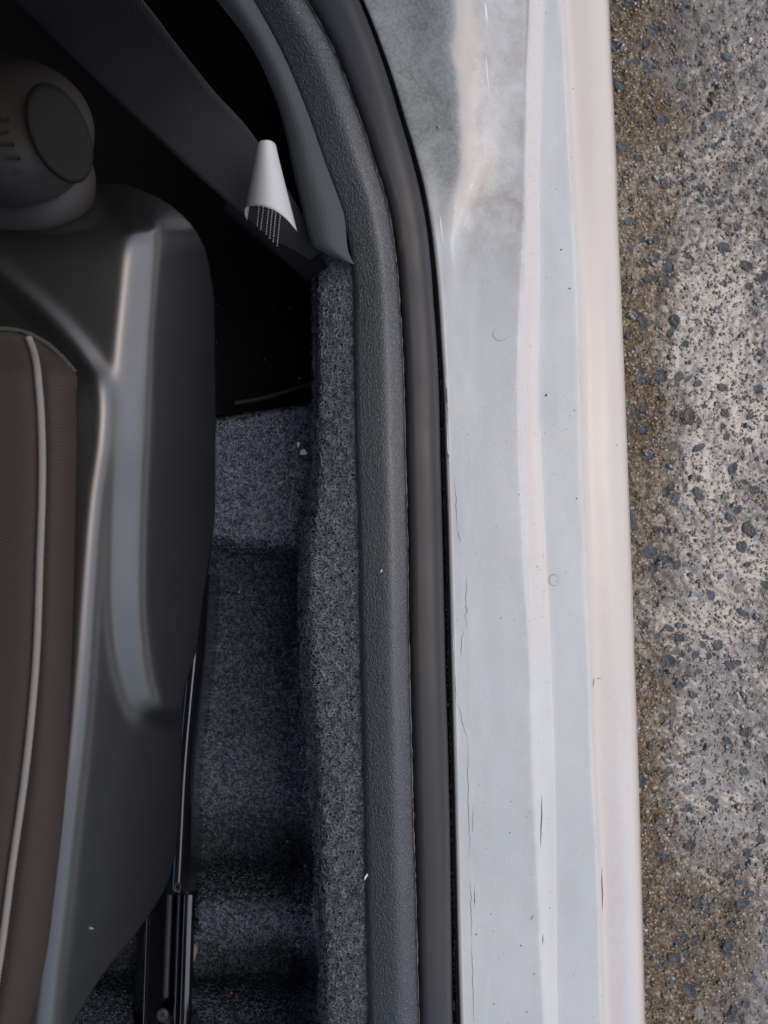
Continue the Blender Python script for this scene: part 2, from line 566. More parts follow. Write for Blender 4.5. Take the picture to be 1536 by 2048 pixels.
def stone_mesh(name, seed, mat, nr=5, ns=8):
    r = np.random.default_rng(seed)
    v, f = [], []
    ax = r.normal(0, 1, (5, 3)) * np.array([1, 1, 0.6]); ax /= np.linalg.norm(ax, axis=1)[:, None]
    am = r.uniform(0.50, 0.95, 5)
    def rad(d):
        q = 1.0
        for a, k in zip(ax, am):
            c = float(np.dot(a, d))
            if c > 0.3: q = min(q, k / max(c, 0.3) * 0.92)
        return q * (0.94 + 0.12 * r.random())
    for i in range(nr + 1):
        th = math.pi * i / nr
        for j in range(1 if i in (0, nr) else ns):
            ph = 2 * math.pi * (j + 0.5 * (i % 2)) / ns
            d = np.array([math.sin(th) * math.cos(ph), math.sin(th) * math.sin(ph), math.cos(th)])
            v.append(d * rad(d))
    idx = lambda i, j: 0 if i == 0 else (len(v) - 1 if i == nr else 1 + (i - 1) * ns + j % ns)
    for i in range(nr):
        for j in range(ns):
            q = [idx(i, j), idx(i + 1, j), idx(i + 1, j + 1), idx(i, j + 1)]
            o = []
            for k in q:
                if k not in o: o.append(k)
            f.append(tuple(o))
    me = bpy.data.meshes.new(name)
    me.from_pydata([tuple(x) for x in v], [], f)
    me.materials.append(mat)
    me.shade_smooth()
    return me


def mat_stone(name, c1, c2, rough):
    m = Mat(name)
    oi = m.n.new('ShaderNodeObjectInfo')
    c = m.mix(oi.outputs['Random'], c1, c2)
    c = m.mix(m.ramp(m.noise(2.2, 5, 0.65), [(0.35, 0.0), (0.7, 0.6)]), c, tuple(x * 2.2 for x in c1))
    m.set(Base_Color=c, Roughness=rough, Coat_Weight=1.0, Coat_Roughness=0.08, Coat_IOR=2.4)
    m.bump(m.noise(3, 5, 0.65), 0.25, 0.7, None, True)
    return m.m


stone_mats = [mat_stone('wet_slate_pebble', (0.022, 0.026, 0.034), (0.075, 0.088, 0.112), 0.3),
              mat_stone('wet_blue_grey_pebble', (0.065, 0.076, 0.095), (0.15, 0.17, 0.205), 0.35),
              mat_stone('wet_brown_pebble', (0.10, 0.075, 0.052), (0.20, 0.155, 0.115), 0.4),
              mat_stone('pale_quartz_pebble', (0.34, 0.29, 0.24), (0.55, 0.49, 0.42), 0.4)]
stone_kinds = [[stone_mesh('pebble', 50 + k + 10 * q, sm_) for k in range(7)] for q, sm_ in enumerate(stone_mats)]


def pebbles():
    placed = []
    tries = 0
    while len(placed) < 300 and tries < 20000:
        tries += 1
        u, v = random.uniform(1215, 1560), random.uniform(-20, 2068)
        if u < float(F_(v)) - 4: continue
        x, y, _ = P(u, v, 0.0)
        s = random.choice([0.0048, 0.0056, 0.0065, 0.0075, 0.0085, 0.010, 0.012])
        if any((x - a)**2 + (y - b)**2 < (0.75 * (s + c))**2 for a, b, c in placed): continue
        placed.append((x, y, s))
    for x, y, s in placed:
        q = random.choices([0, 1, 2, 3], [0.56, 0.28, 0.09, 0.07])[0]
        o = bpy.data.objects.new('pebble', random.choice(stone_kinds[q]))
        COL.objects.link(o)
        o.parent = ground
        o.location = (x, y, float(gz(np.array(x), np.array(y))) + 0.0008 - s * random.uniform(0.08, 0.28))
        o.scale = (s * random.uniform(0.8, 1.25), s * random.uniform(0.6, 1.0), s * random.uniform(0.45, 0.7))
        o.rotation_euler = (random.uniform(-0.35, 0.35), random.uniform(-0.35, 0.35), random.uniform(0, 6.28))
    # smaller dark stones, past what can be picked apart
    V, Fc, tn, cnt = [], [], [], 0
    shapes = [np.array([v.co[:] for v in me.vertices]) for me in stone_kinds[0]]
    polys = [[tuple(p.vertices) for p in me.polygons] for me in stone_kinds[0]]
    for k in range(1300):
        x, y = random.uniform(0.16, 0.60), random.uniform(-0.80, 0.80)
        q = random.randrange(len(shapes))
        s_ = random.choice([0.0018, 0.0022, 0.0026, 0.003, 0.0036, 0.0044, 0.0052])
        a = random.uniform(0, 6.28)
        p = shapes[q] * np.array([s_ * random.uniform(.8, 1.3), s_ * random.uniform(.6, 1.), s_ * .5])
        w = np.stack([x + p[:, 0] * math.cos(a) - p[:, 1] * math.sin(a), y + p[:, 0] * math.sin(a) + p[:, 1] * math.cos(a), p[:, 2] + 0.0006 + float(gz(np.array(x), np.array(y)))], 1)
        Fc += [tuple(i + cnt for i in f) for f in polys[q]]
        V.append(w); cnt += len(w)
    o = mesh('small_pebbles', np.concatenate(V), Fc, stone_mats[0], ground)
    o['kind'] = 'stuff'
    # the fine aggregate between them: one bed
    n = 24000
    base = np.array([[0, 0, 1], [1, 0, 0.1], [0.31, 0.95, 0], [-0.81, 0.59, 0.1], [-0.81, -0.59, 0], [0.31, -0.95, 0.1], [0, 0, -1]])
    fc = [(0, 1, 2), (0, 2, 3), (0, 3, 4), (0, 4, 5), (0, 5, 1), (6, 2, 1), (6, 3, 2), (6, 4, 3), (6, 5, 4), (6, 1, 5)]
    fc = np.array(fc)
    xs = rng.uniform(0.20, 0.58, n); ys = rng.uniform(-0.76, 0.76, n)
    s = rng.choice([0.0009, 0.0012, 0.0016, 0.0021, 0.0028], n, p=[.27, .3, .23, .14, .06])
    V = np.empty((n, 7, 3)); 
    ang = rng.uniform(0, 6.28, n)
    jit = 1 + rng.uniform(-0.3, 0.3, (n, 7, 1))
    b = base[None] * jit
    V[..., 0] = xs[:, None] + s[:, None] * (b[..., 0] * np.cos(ang)[:, None] - b[..., 1] * np.sin(ang)[:, None])
    V[..., 1] = ys[:, None] + s[:, None] * (b[..., 0] * np.sin(ang)[:, None] + b[..., 1] * np.cos(ang)[:, None])
    zz = gz(xs, ys) + 0.0006
    V[..., 2] = zz[:, None] + 0.7 * s[:, None] * b[..., 2]
    FA = (fc[None] + (np.arange(n) * 7)[:, None, None]).reshape(-1, 3)
    tone = np.repeat(rng.random(n), 7)
    m = Mat('mixed_fine_aggregate')
    t = m.attr('tone')
    c = m.ramp(t, [(0.0, (0.02, 0.023, 0.029)), (0.09, (0.06, 0.066, 0.079)), (0.11, (0.12, 0.078, 0.042)), (0.60, (0.27, 0.196, 0.12)),
                   (0.85, (0.38, 0.30, 0.205)), (0.972, (0.64, 0.57, 0.46)), (0.984, (0.48, 0.21, 0.06)), (1.0, (0.42, 0.20, 0.10))])
    m.set(Base_Color=c, Roughness=0.4, Coat_Weight=1.0, Coat_Roughness=0.10, Coat_IOR=2.0)
    o = mesh('fine_aggregate', V.reshape(-1, 3), FA, m.m, ground, True, {'tone': tone})
    o['kind'] = 'stuff'


pebbles()

# ------------------------------------------------------------------ car body
car = empty('car', (0.0, 0.0, 0.0))
tag(car, 'cream painted car, its open doorway showing the wet sill and black rubber seal', 'car')


def loft(name, cols, mat, parent, rws=rows, attrs=None, flip=False):
    """cols: list of (u(row), z(row))"""
    pts = np.stack([PA(u, rws, z) for u, z in cols], 1)
    at = None
    if attrs: at = {k: np.stack([np.broadcast_to(np.asarray(a, float), rws.shape) for a in al], 1) for k, al in attrs.items()}
    return grid(name, pts, mat, parent, at, flip)


def build_sill():
    v = rows
    C, D, D2, E, Fo = C_(v), D_(v), D2_(v), E_(v), F_(v)
    up = rise(v)
    zc = ZS + up
    ctl = []   # (u, z, film, grime)
    low = sm(1000, 1500, v)
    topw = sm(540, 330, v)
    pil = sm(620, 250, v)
    wob = 6 * noise2(v * 0.01, v * 0 + 2.0, 5, 3)
    r1, r2 = R1_(v), R2_(v)
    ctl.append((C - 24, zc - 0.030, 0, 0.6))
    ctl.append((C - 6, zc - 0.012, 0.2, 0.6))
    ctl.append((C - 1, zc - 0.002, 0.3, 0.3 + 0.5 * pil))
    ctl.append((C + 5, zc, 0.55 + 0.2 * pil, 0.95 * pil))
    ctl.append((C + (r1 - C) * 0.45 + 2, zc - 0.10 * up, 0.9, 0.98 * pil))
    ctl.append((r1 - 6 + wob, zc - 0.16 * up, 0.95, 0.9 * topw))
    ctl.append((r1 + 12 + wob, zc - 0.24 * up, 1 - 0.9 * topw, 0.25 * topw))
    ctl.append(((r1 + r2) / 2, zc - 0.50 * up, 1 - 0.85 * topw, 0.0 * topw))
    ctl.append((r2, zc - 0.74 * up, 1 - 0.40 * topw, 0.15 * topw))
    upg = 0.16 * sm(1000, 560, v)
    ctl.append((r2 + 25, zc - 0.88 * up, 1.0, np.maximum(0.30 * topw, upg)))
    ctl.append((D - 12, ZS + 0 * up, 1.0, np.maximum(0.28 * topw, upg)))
    ctl.append((D, ZS - 0.0004, 0.9, 0.2 * topw))
    ctl.append((D + 5, ZS - 0.0022, 0.50 + 0.25 * low, 0))
    ctl.append(((D + D2) / 2, ZS - 0.0062, 0.30 + 0.32 * low, 0))
    ctl.append((D2 - 5, ZS - 0.0085, 0.45 + 0.3 * low, 0))
    ctl.append((D2 + 1, ZS - 0.0092, 0.9, 0))
    ctl.append(((D2 + E) / 2, ZS - 0.0094, 1.0, 0))
    ctl.append((E - 3, ZS - 0.0096, 0.95, 0))
    ctl.append((E + 3, ZS - 0.0108, 0.5, 0))
    ctl.append((E + 11, ZS - 0.0150, 0.1, 0))
    lowf = 0.55 * sm(900, 1900, v)
    ctl.append((E + 20, ZS - 0.0172, 0.3 * lowf, 0))
    ctl.append(((E + Fo) / 2 + 8, ZS - 0.0192, lowf, 0))
    ctl.append((Fo - 20, ZS - 0.0222, lowf, 0))
    ctl.append((Fo - 9, ZS - 0.0258, 0.0, 0))
    ctl.append((Fo - 3, ZS - 0.0310, 0.0, 0))
    ctl.append((Fo, ZS - 0.0420, 0.0, 0))
    # refine across with a smooth spline
    n = len(ctl)
    arr = np.stack([np.stack([np.broadcast_to(np.asarray(q, float), v.shape) for q in c], -1) for c in ctl], 1)   # rows, n, 4
    sub = 4
    out = []
    for i in range(n - 1):
        p0, p1, p2, p3 = arr[:, max(i - 1, 0)], arr[:, i], arr[:, i + 1], arr[:, min(i + 2, n - 1)]
        for k in range(sub):
            t = k / sub
            w = 0.5 * ((2 * p1) + (-p0 + p2) * t * 0.7 / 0.5 * 0.5 + 0 * t)
            h00, h10, h01, h11 = 2*t**3 - 3*t**2 + 1, t**3 - 2*t**2 + t, -2*t**3 + 3*t**2, t**3 - t**2
            m1, m2 = 0.5 * (p2 - p0), 0.5 * (p3 - p1)
            q = h00 * p1 + h10 * m1 * 0.8 + h01 * p2 + h11 * m2 * 0.8
            out.append(q)
    out.append(arr[:, -1])
    out = np.stack(out, 1)
    pts = PA(out[..., 0], v[:, None], out[..., 1])
    pts[..., 2] += 0.00025 * noise2(pts[..., 0] * 60, pts[..., 1] * 22, 77, 3)
    global SU, SZ
    SU, SZ = out[..., 0], pts[..., 2].copy()
    # body side below the edge
    last = pts[:, -1]
    side = []
    for dx, dz in ((0.0006, -0.012), (0.0002, -0.035), (-0.006, -0.08), (-0.018, -0.12), (-0.034, -0.165), (-0.055, -0.185), (-0.10, -0.19)):
        q = last.copy(); q[:, 0] += dx; q[:, 2] += dz
        side.append(q)
    pts = np.concatenate([pts, np.stack(side, 1)], 1)
    fm = np.clip(np.concatenate([out[..., 2], np.zeros((len(v), len(side)))], 1), 0, 1)
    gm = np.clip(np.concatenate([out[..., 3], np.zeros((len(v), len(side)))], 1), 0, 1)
    # water tide lines: uneven film
    uu = np.concatenate([out[..., 0], np.full((len(v), len(side)), 1300.0)], 1)
    vv_ = v[:, None] + 0 * uu
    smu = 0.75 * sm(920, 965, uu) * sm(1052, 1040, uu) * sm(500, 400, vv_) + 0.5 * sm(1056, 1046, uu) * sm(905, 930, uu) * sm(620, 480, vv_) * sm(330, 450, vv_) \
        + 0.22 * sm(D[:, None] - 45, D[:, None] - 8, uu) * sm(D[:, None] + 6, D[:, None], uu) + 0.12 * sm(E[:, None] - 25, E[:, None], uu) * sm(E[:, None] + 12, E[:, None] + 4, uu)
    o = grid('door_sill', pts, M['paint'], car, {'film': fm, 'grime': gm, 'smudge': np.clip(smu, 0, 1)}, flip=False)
    o['label'] = 'cream painted door sill with grey wet film and painted sky sheen on its flat ledges'
    return o


sill = build_sill()


def sill_z(u, v):
    q = (float(v) - rows[0]) / (rows[1] - rows[0])
    i = int(np.clip(math.floor(q), 0, len(rows) - 2)); f = min(1.0, max(0.0, q - i))
    return float(np.interp(u, SU[i], SZ[i]) * (1 - f) + np.interp(u, SU[i + 1], SZ[i + 1]) * f)


def strip(name, path, wpx, mat, parent, lift=0.0001, zf=sill_z, taper=True):
    """a thin raised streak along photo points on a surface"""
    p = np.array(path, float)
    d = np.gradient(p, axis=0); d /= np.linalg.norm(d, axis=1)[:, None]
    nrm = np.stack([-d[:, 1], d[:, 0]], 1)
    n = len(p)
    w = wpx * (np.sin(np.linspace(0.08, math.pi - 0.08, n)) if taper else np.ones(n))
    pts = []
    for i in range(n):
        row = []
        for s, dz in ((-0.5, 0), (0.0, 0.00006), (0.5, 0)):
            u, v = p[i] + nrm[i] * s * w[i]
            row.append(P(u, v, zf(u, v) + lift + dz))
        pts.append(row)
    return grid(name, pts, mat, parent)


def wander(u0, v0, u1, v1, n, amp, seed):
    t = np.linspace(0, 1, n)
    r = np.random.default_rng(seed)
    j = np.cumsum(r.normal(0, 1, n)); j -= np.linspace(j[0], j[-1], n); j /= max(1e-6, np.abs(j).max())
    return np.stack([u0 + (u1 - u0) * t + amp * j + r.normal(0, 0.12 * amp, n), v0 + (v1 - v0) * t], 1)


def sill_marks():
    for i, (a, b, c, d, amp) in enumerate([(908, 960, 914, 1060, 3), (914, 1060, 922, 1085, 1.5), (932, 1150, 930, 1260, 4), (928, 1260, 922, 1315, 4),
                                           (911, 1350, 911, 1400, 2), (911, 1400, 935, 1480, 4), (935, 1480, 938, 1720, 3), (941, 1760, 944, 1880, 2), (943, 1880, 947, 2046, 2)]):
        strip('sealant_crack', wander(a, b, c, d, 40, amp * 0.8, 100 + i), 1.15, M['crack'], sill, 0.0001)
    for i, (a, b, c, d, w) in enumerate([(1084, 1590, 1081, 1695, 4), (1087, 1868, 1085, 1890, 3), (1204, 1735, 1205, 1825, 4), (1067, 1830, 1061, 1840, 2.5),
                                         (1187, 1355, 1186, 1376, 3), (1190, 1358, 1204, 1356, 2)]):
        strip('scratch', wander(a, b, c, d, 14, 0.6, 200 + i), w * 0.7, M['crack'], sill, 0.0001)
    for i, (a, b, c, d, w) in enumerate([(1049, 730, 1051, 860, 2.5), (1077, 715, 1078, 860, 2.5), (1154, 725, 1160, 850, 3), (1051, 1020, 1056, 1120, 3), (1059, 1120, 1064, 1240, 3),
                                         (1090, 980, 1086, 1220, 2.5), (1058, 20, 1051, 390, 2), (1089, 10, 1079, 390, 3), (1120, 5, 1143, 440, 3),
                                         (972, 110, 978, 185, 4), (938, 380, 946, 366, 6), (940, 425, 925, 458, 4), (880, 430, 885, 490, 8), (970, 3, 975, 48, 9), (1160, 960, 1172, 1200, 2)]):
        strip('painted_glint_streak', wander(a, b, c, d, 24, 0.35, 300 + i), w * 0.55, M['glint'], sill, 0.0001)  # pale strips paint the bright highlights along edges and creases
    for i, (cu, cv, ru, rv, mt) in enumerate([(1108, 1160, 10, 11, 'mark'), (1001, 668, 15, 13, 'mark')]):
        th = np.linspace(0.3, 6.1 if i == 0 else 4.4, 40)
        r = np.random.default_rng(i)
        path = np.stack([cu + ru * np.cos(th) + r.normal(0, 0.4, 40), cv + rv * np.sin(th) + r.normal(0, 0.4, 40)], 1)
        strip('dried_drop_ring', path, 2.2, M['mark'], sill, 0.0001)
    # dirt specks on the paint, one mass
    V, Fc = [], []
    r = np.random.default_rng(5)
    k = 0
    while k < 130:
        v = r.uniform(0, 2048)
        u = r.uniform(float(C_(v)) + 12, float(F_(v)) - 12)
        if v < 560 and u < 1040: 
            if r.random() < 0.75: continue
        if u > float(E_(v)) and r.random() < 0.6: continue
        rad = r.choice([1.0, 1.3, 1.8, 2.6], p=[.5, .33, .14, .03]) * 0.00036
        x, y, z = P(u, v, sill_z(u, v) + 0.0003)
        b = len(V)
        V.append((x, y, z + rad * 0.5))
        for j in range(6):
            a = j * math.pi / 3
            q = rad * r.uniform(0.6, 1.2)
            V.append((x + q * math.cos(a), y + q * math.sin(a), z - 0.0002))
        for j in range(6): Fc.append((b, b + 1 + j, b + 1 + (j + 1) % 6))
        k += 1
    o = mesh('dirt_specks', V, Fc, M['crack'], sill)
    o['kind'] = 'stuff'


sill_marks()


def build_seal():
    v = rows
    B, CL, C = B_(v), CL_(v), C_(v)
    z0 = ZS + rise(v)
    w = CL - B
    cols = [(B - 5, z0 + 0.004), (B - 1, z0 + 0.013), (B + 1.5, z0 + 0.0195), (B + 5, z0 + 0.0222), (B + 0.14 * w, z0 + 0.0232), (B + 0.30 * w, z0 + 0.0231), (B + 0.46 * w, z0 + 0.0226),
            (B + 0.62 * w, z0 + 0.0218), (B + 0.74 * w, z0 + 0.0206), (B + 0.83 * w, z0 + 0.0180), (B + 0.91 * w, z0 + 0.0140), (B + 0.97 * w, z0 + 0.0095),
            (CL, z0 + 0.0045), (CL + 0.3, z0 - 0.001), (CL - 2, z0 - 0.008), (CL - 8, z0 - 0.016)]
    o = loft('door_seal', cols, M['seal'], car)
    o['label'] = 'smooth black rubber door seal curving up the pillar foot'
    # gutter floor between seal and paint
    loft('seal_gutter', [(CL - 20, z0 - 0.015), (CL - 2, z0 - 0.014), (C + 2, z0 - 0.014), (C + 8, z0 - 0.013)], M['black'], car)
    # dusty bead along the seam of seal and trim
    path = PA(B - 1.5, v, z0 + 0.0188)
    path[:, 0] += rng.normal(0, 0.00018, len(v))
    d = tube('seam_dust', path, np.clip(0.00042 + rng.normal(0, 0.00022, len(v)), 0.00008, 0.0010), M['dirt'], o, 5)
    d['kind'] = 'stuff'
    # water beads along the gutter lip
    V, Fc = [], []
    r = np.random.default_rng(9)
    for k in range(420):
        vv = r.uniform(660, 2048)
        cl, c = float(CL_(vv)), float(C_(vv))
        u = r.uniform(cl + 2, c - 1)
        rad = r.choice([0.0006, 0.0009, 0.0013, 0.0019], p=[.4, .35, .2, .05])
        zz = ZS - 0.0125
        x, y, z = P(u, vv, zz)
        b = len(V)
        V.append((x, y, z + rad * 0.8))
        for ring, (rr, hh) in enumerate(((0.6, 0.62), (1.0, 0.0))):
            for j in range(7):
                a = j * 2 * math.pi / 7
                V.append((x + rad * rr * math.cos(a), y + rad * rr * 1.3 * math.sin(a), z + rad * hh))
        for j in range(7):
            j2 = (j + 1) % 7
            Fc.append((b, b + 1 + j, b + 1 + j2)); Fc.append((b + 1 + j, b + 8 + j, b + 8 + j2, b + 1 + j2))
    w_ = mesh('water_beads', V, Fc, M['water'], o)
    w_['kind'] = 'stuff'


build_seal()


def build_trim():
    v = rows
    A, B = A_(v), B_(v)
    z0 = ZS + rise(v)
    w = B - A
    cols = [(A - 6, z0 - 0.004), (A - 1.5, z0 + 0.012), (A, z0 + 0.0185), (A + 3, z0 + 0.0210), (A + 0.12 * w, z0 + 0.0222), (A + 0.30 * w, z0 + 0.0240), (A + 0.48 * w, z0 + 0.0254), (A + 0.58 * w, z0 + 0.0258),
            (A + 0.66 * w, z0 + 0.0255), (A + 0.72 * w, z0 + 0.0247), (A + 0.80 * w, z0 + 0.0231), (A + 0.88 * w, z0 + 0.0213), (A + 0.95 * w, z0 + 0.0198), (B - 2, z0 + 0.0190), (B + 1, z0 + 0.009)]
    o = loft('sill_trim', cols, M['trim'], car)
    o['label'] = 'grained black plastic trim strip along the inside of the sill'


build_trim()


def build_pillar_trim():
    v = np.linspace(-260, 528, 80)
    L_ = curve([(-260, 200), (0, 435), (83, 498), (171, 542), (259, 571), (332, 586), (415, 605), (474, 620), (493, 629), (512, 664), (528, 704)])
    Rr_ = curve([(-260, 250 + 90), (0, 503), (88, 552), (186, 596), (332, 649), (430, 684), (525, 703), (528, 705)])
    l, r = L_(v), Rr_(v) + 3
    r = np.maximum(r, l + 1)
    z0 = ZS + rise(v)
    zr = z0 + 0.0275
    bow = np.clip((r - l) / 80, 0, 1)
    cols = [(l - 2, zr - 0.045), (l - 1, zr - 0.02), (l, zr - 0.006 * bow)] + [(l + (r - l) * t, zr + 0.010 * bow * math.sin(math.pi * min(1, 0.12 + 0.88 * t)) - 0.004 * bow * (1 - t)) for t in (0.04, 0.1, 0.2, 0.35, 0.5, 0.65, 0.8, 0.92, 0.98)] + [(r, zr), (r + 1, zr - 0.008)]
    o = loft('pillar_trim', cols, M['ribbed'], car, v)
    o['label'] = 'ribbed dark grey trim panel at the foot of the door pillar'


build_pillar_trim()

# cabin shell round the doorway, mostly outside the picture
def cabin():
    box('roof', (-0.83, 0.15, 1.475), (1.62, 2.9, 0.05), M['paint'], car, 0.02)
    box('roof_lining', (-0.83, 0.15, 1.435), (1.56, 2.8, 0.02), M['headliner'], car, 0.006)
    # pillar between the doors, behind the picture's top edge
    pts = []
    for z, x0, x1, y0, y1 in ((0.52, -0.12, 0.14, 0.50, 0.72), (0.80, -0.11, 0.12, 0.56, 0.74), (1.10, -0.10, 0.06, 0.62, 0.76), (1.46, -0.12, -0.02, 0.68, 0.78)):
        pts.append([(x0, y0, z), (x1, y0, z), (x1, y1, z), (x0, y1, z), (x0, y0, z)])
    o = grid('door_pillar', pts, M['black'], car)
    box('rear_door', (0.13, 1.32, 0.62), (0.10, 1.1, 0.66), M['paint'], car, 0.03)
    box('rear_window_blocker', (0.05, 1.25, 1.18), (0.06, 1.0, 0.50), M['black'], car, 0.02)  # unseen solid black panel, added in the window opening to keep light out
    box('far_door', (-1.58, 0.0, 0.62), (0.08, 2.6, 0.66), M['black'], car, 0.02)
    box('floor_pan', (-0.72, 0.2, 0.10), (1.5, 2.9, 0.03), M['black'], car, 0.004)
    box('bulkhead', (-0.75, -1.25, 0.55), (1.6, 0.08, 0.9), M['black'], car, 0.02)
    box('rear_shade_wall', (-0.75, 1.55, 0.78), (1.6, 0.08, 1.28), M['black'], car, 0.02)  # unseen wall, carried up to the roof to keep reflections in the cabin dark


cabin()

# ------------------------------------------------------------------ carpet
ED_ = curve([(-400, 630), (490, 626), (800, 628), (1000, 622), (1090, 606), (1200, 600), (1330, 606), (1500, 622), (1640, 628), (1800, 634), (1950, 640), (2048, 642), (2500, 650)])


def carpet_z(u, v):
    u, v = np.broadcast_arrays(np.asarray(u, float), np.asarray(v, float))
    A, ED = A_(np.maximum(v, 500)), ED_(v)
    # bank against the sill
    t = np.clip((u - ED) / (A - ED), 0, 1.2)
    bank = 0.372 + 0.040 * t ** 0.6 - 0.03 * (1 - sm(0, 0.25, t))
    vv = v + (u - 530) * 0.17                     # slanted rear edge of the raised tread
    plate = 0.318 * np.ones_like(u)
    hole = 0.16 + 0 * u
    well = curve([(1060, 0.190), (1250, 0.205), (1420, 0.238), (1540, 0.258), (1605, 0.250), (1660, 0.185), (1710, 0.165), (1760, 0.225), (1815, 0.270), (1862, 0.264), (1905, 0.190),
                  (1945, 0.172), (1990, 0.225), (2050, 0.268), (2600, 0.270)])(v)
    z = np.where(vv < 828, hole, plate)
    z = hole + (plate - hole) * sm(815, 832, vv)
    well = well + 0.004 * noise2(u * 0.02, v * 0.02, 71, 3)
    vs = v + (u - 530) * -0.10
    z = z + (well - z) * sm(1078, 1122, vs)
    z = z + 0.012 * sm(560, 625, u) * sm(1150, 1250, v)
    z = z + 0.075 * sm(80, 0, ED - u) ** 2 * sm(1110, 1350, v)
    z = z - np.clip(z - 0.232, 0, 1) * sm(262, 272, u) * sm(400, 388, u) * sm(1120, 1180, v)
    k = sm(-3, 2, u - ED)
    return z * (1 - k) + bank * k


def build_carpet():
    us = np.concatenate([np.linspace(-900, 150, 20), np.arange(160, 745, 3.0)])
    vs = np.concatenate([np.arange(430, 2130, 3.0), np.linspace(2135, 2600, 20)])
    U, V = np.meshgrid(us, vs)
    Z = carpet_z(U, V)
    cut = A_(np.maximum(V, 500)) + 8
    U = np.minimum(U, cut)
    p = PA(U, V, Z)
    p[..., 2] += 0.0012 * noise2(p[..., 0] * 90, p[..., 1] * 90, 61, 4, 0.65)
    o = grid('floor_carpet', p, M['carpet'])
    tag(o, 'charcoal looped carpet covering the footwell and climbing against the sill trim', 'carpet')
    return o


carpet = build_carpet()


def hair(name, pts, rad, mat, parent):
    """pts [n, k, 3] strands"""
    n, k, _ = pts.shape
    c = bpy.data.hair_curves.new(name)
    c.add_curves([k] * n)
    c.points.foreach_set('position', pts.astype(np.float32).ravel())
    a = c.attributes.get('radius') or c.attributes.new('radius', 'FLOAT', 'POINT')
    a.data.foreach_set('value', np.broadcast_to(np.asarray(rad, np.float32), (n, k)).ravel().copy())
    o = bpy.data.objects.new(name, c)
    COL.objects.link(o)
    c.materials.append(mat)
    o.parent = parent
    return o


def fibre_mat(name, dark, light):
    m = Mat(name)
    hi = m.n.new('ShaderNodeHairInfo')
    c = m.ramp(hi.outputs['Random'], [(0.0, dark), (0.55, tuple((a * 0.7 + b * 0.3) for a, b in zip(dark, light))), (1.0, light)])
    m.set(Base_Color=c, Roughness=0.6, Specular_IOR_Level=0.4)
    return m.m


def loops(us, vs, zf, rad_m, lift, k=8, turn=(2.5, 5.5), tilt=0.5, seed=0):
    r = np.random.default_rng(seed)
    n = len(us)
    base = PA(us, vs, zf)
    th0 = r.uniform(0, 6.28, n)[:, None]
    tot = r.uniform(*turn, n)[:, None] * r.choice([-1, 1], n)[:, None]
    t = np.linspace(0, 1, k)[None]
    ang = th0 + tot * t
    rad = (rad_m * r.uniform(0.5, 1.5, n))[:, None]
    a = np.stack([np.cos(ang), np.sin(ang)], -1) * rad[..., None]
    az_ = r.uniform(0, 6.28, n)
    tl = r.uniform(-tilt, tilt, n)
    ca, sa = np.cos(az_)[:, None], np.sin(az_)[:, None]
    zz = (a[..., 0] * ca + a[..., 1] * sa) * np.tan(tl)[:, None]
    p = np.empty((n, k, 3))
    p[..., 0] = base[:, None, 0] + a[..., 0]
    p[..., 1] = base[:, None, 1] + a[..., 1]
    p[..., 2] = base[:, None, 2] + zz + (lift * r.uniform(0.1, 1.0, n))[:, None]
    return p


def carpet_fibres():
    r = np.random.default_rng(3)
    n = 30000
    vs = r.uniform(490, 2110, n)
    t = r.uniform(-0.04, 1.03, n)
    us = ED_(vs) + t * (A_(np.maximum(vs, 500)) - ED_(vs))
    top = sm(0, 1, (vs - 490) / 60)
    keep = (vs > 528) | (us < 640 + (vs - 490) * 1.6)
    us, vs = us[keep], vs[keep]
    p = loops(us, vs, carpet_z(us, vs), 0.0018, 0.0036, 9, (2.0, 5.5), 0.75, 1)
    o = hair('bank_fibres', p, 0.00012, fibre_mat('grey_carpet_fibre', (0.085, 0.095, 0.115), (0.72, 0.77, 0.85)), carpet)
    o['kind'] = 'stuff'
    n = 90000
    vs = r.uniform(800, 2110, n)
    us = r.uniform(100, 640, n)
    keep = (us < ED_(vs) - 1) & (vs + (us - 530) * 0.17 > 822) & (us > 380 - np.clip((vs - 1700) * 0.8, 0, 300))
    us, vs = us[keep], vs[keep]
    p = loops(us, vs, carpet_z(us, vs), 0.0015, 0.0028, 7, (1.2, 3.5), 0.6, 2)
    o = hair('floor_fibres', p, 0.000095, fibre_mat('blue_grey_carpet_fibre', (0.13, 0.155, 0.20), (0.56, 0.66, 0.83)), carpet)
    o['kind'] = 'stuff'


carpet_fibres()

# black recess behind the tread, with a felt edge
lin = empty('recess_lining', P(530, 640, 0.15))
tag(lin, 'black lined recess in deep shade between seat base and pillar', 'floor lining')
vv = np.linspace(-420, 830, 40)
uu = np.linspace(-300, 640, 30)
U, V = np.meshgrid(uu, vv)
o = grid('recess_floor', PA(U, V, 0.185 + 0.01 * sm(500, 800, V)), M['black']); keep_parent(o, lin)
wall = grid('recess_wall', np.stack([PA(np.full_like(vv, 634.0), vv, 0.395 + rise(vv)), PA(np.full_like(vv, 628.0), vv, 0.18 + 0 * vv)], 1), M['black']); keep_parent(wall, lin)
t = np.linspace(0, 1, 24)
eu = 470 + 170 * t
o = tube('felt_edge', PA(eu, 806 - 38 * t + 3 * np.sin(t * 5), 0.245 + 0 * t), 0.0022, simple('dark_felt', (0.05, 0.05, 0.055), 0.95), None, 8); keep_parent(o, lin)

# ------------------------------------------------------------------ seat
seat = empty('front_seat', P(150, 1200, 0.30))
tag(seat, 'front seat with brown grey cushion, beige piping and black plastic side cover', 'car seat')

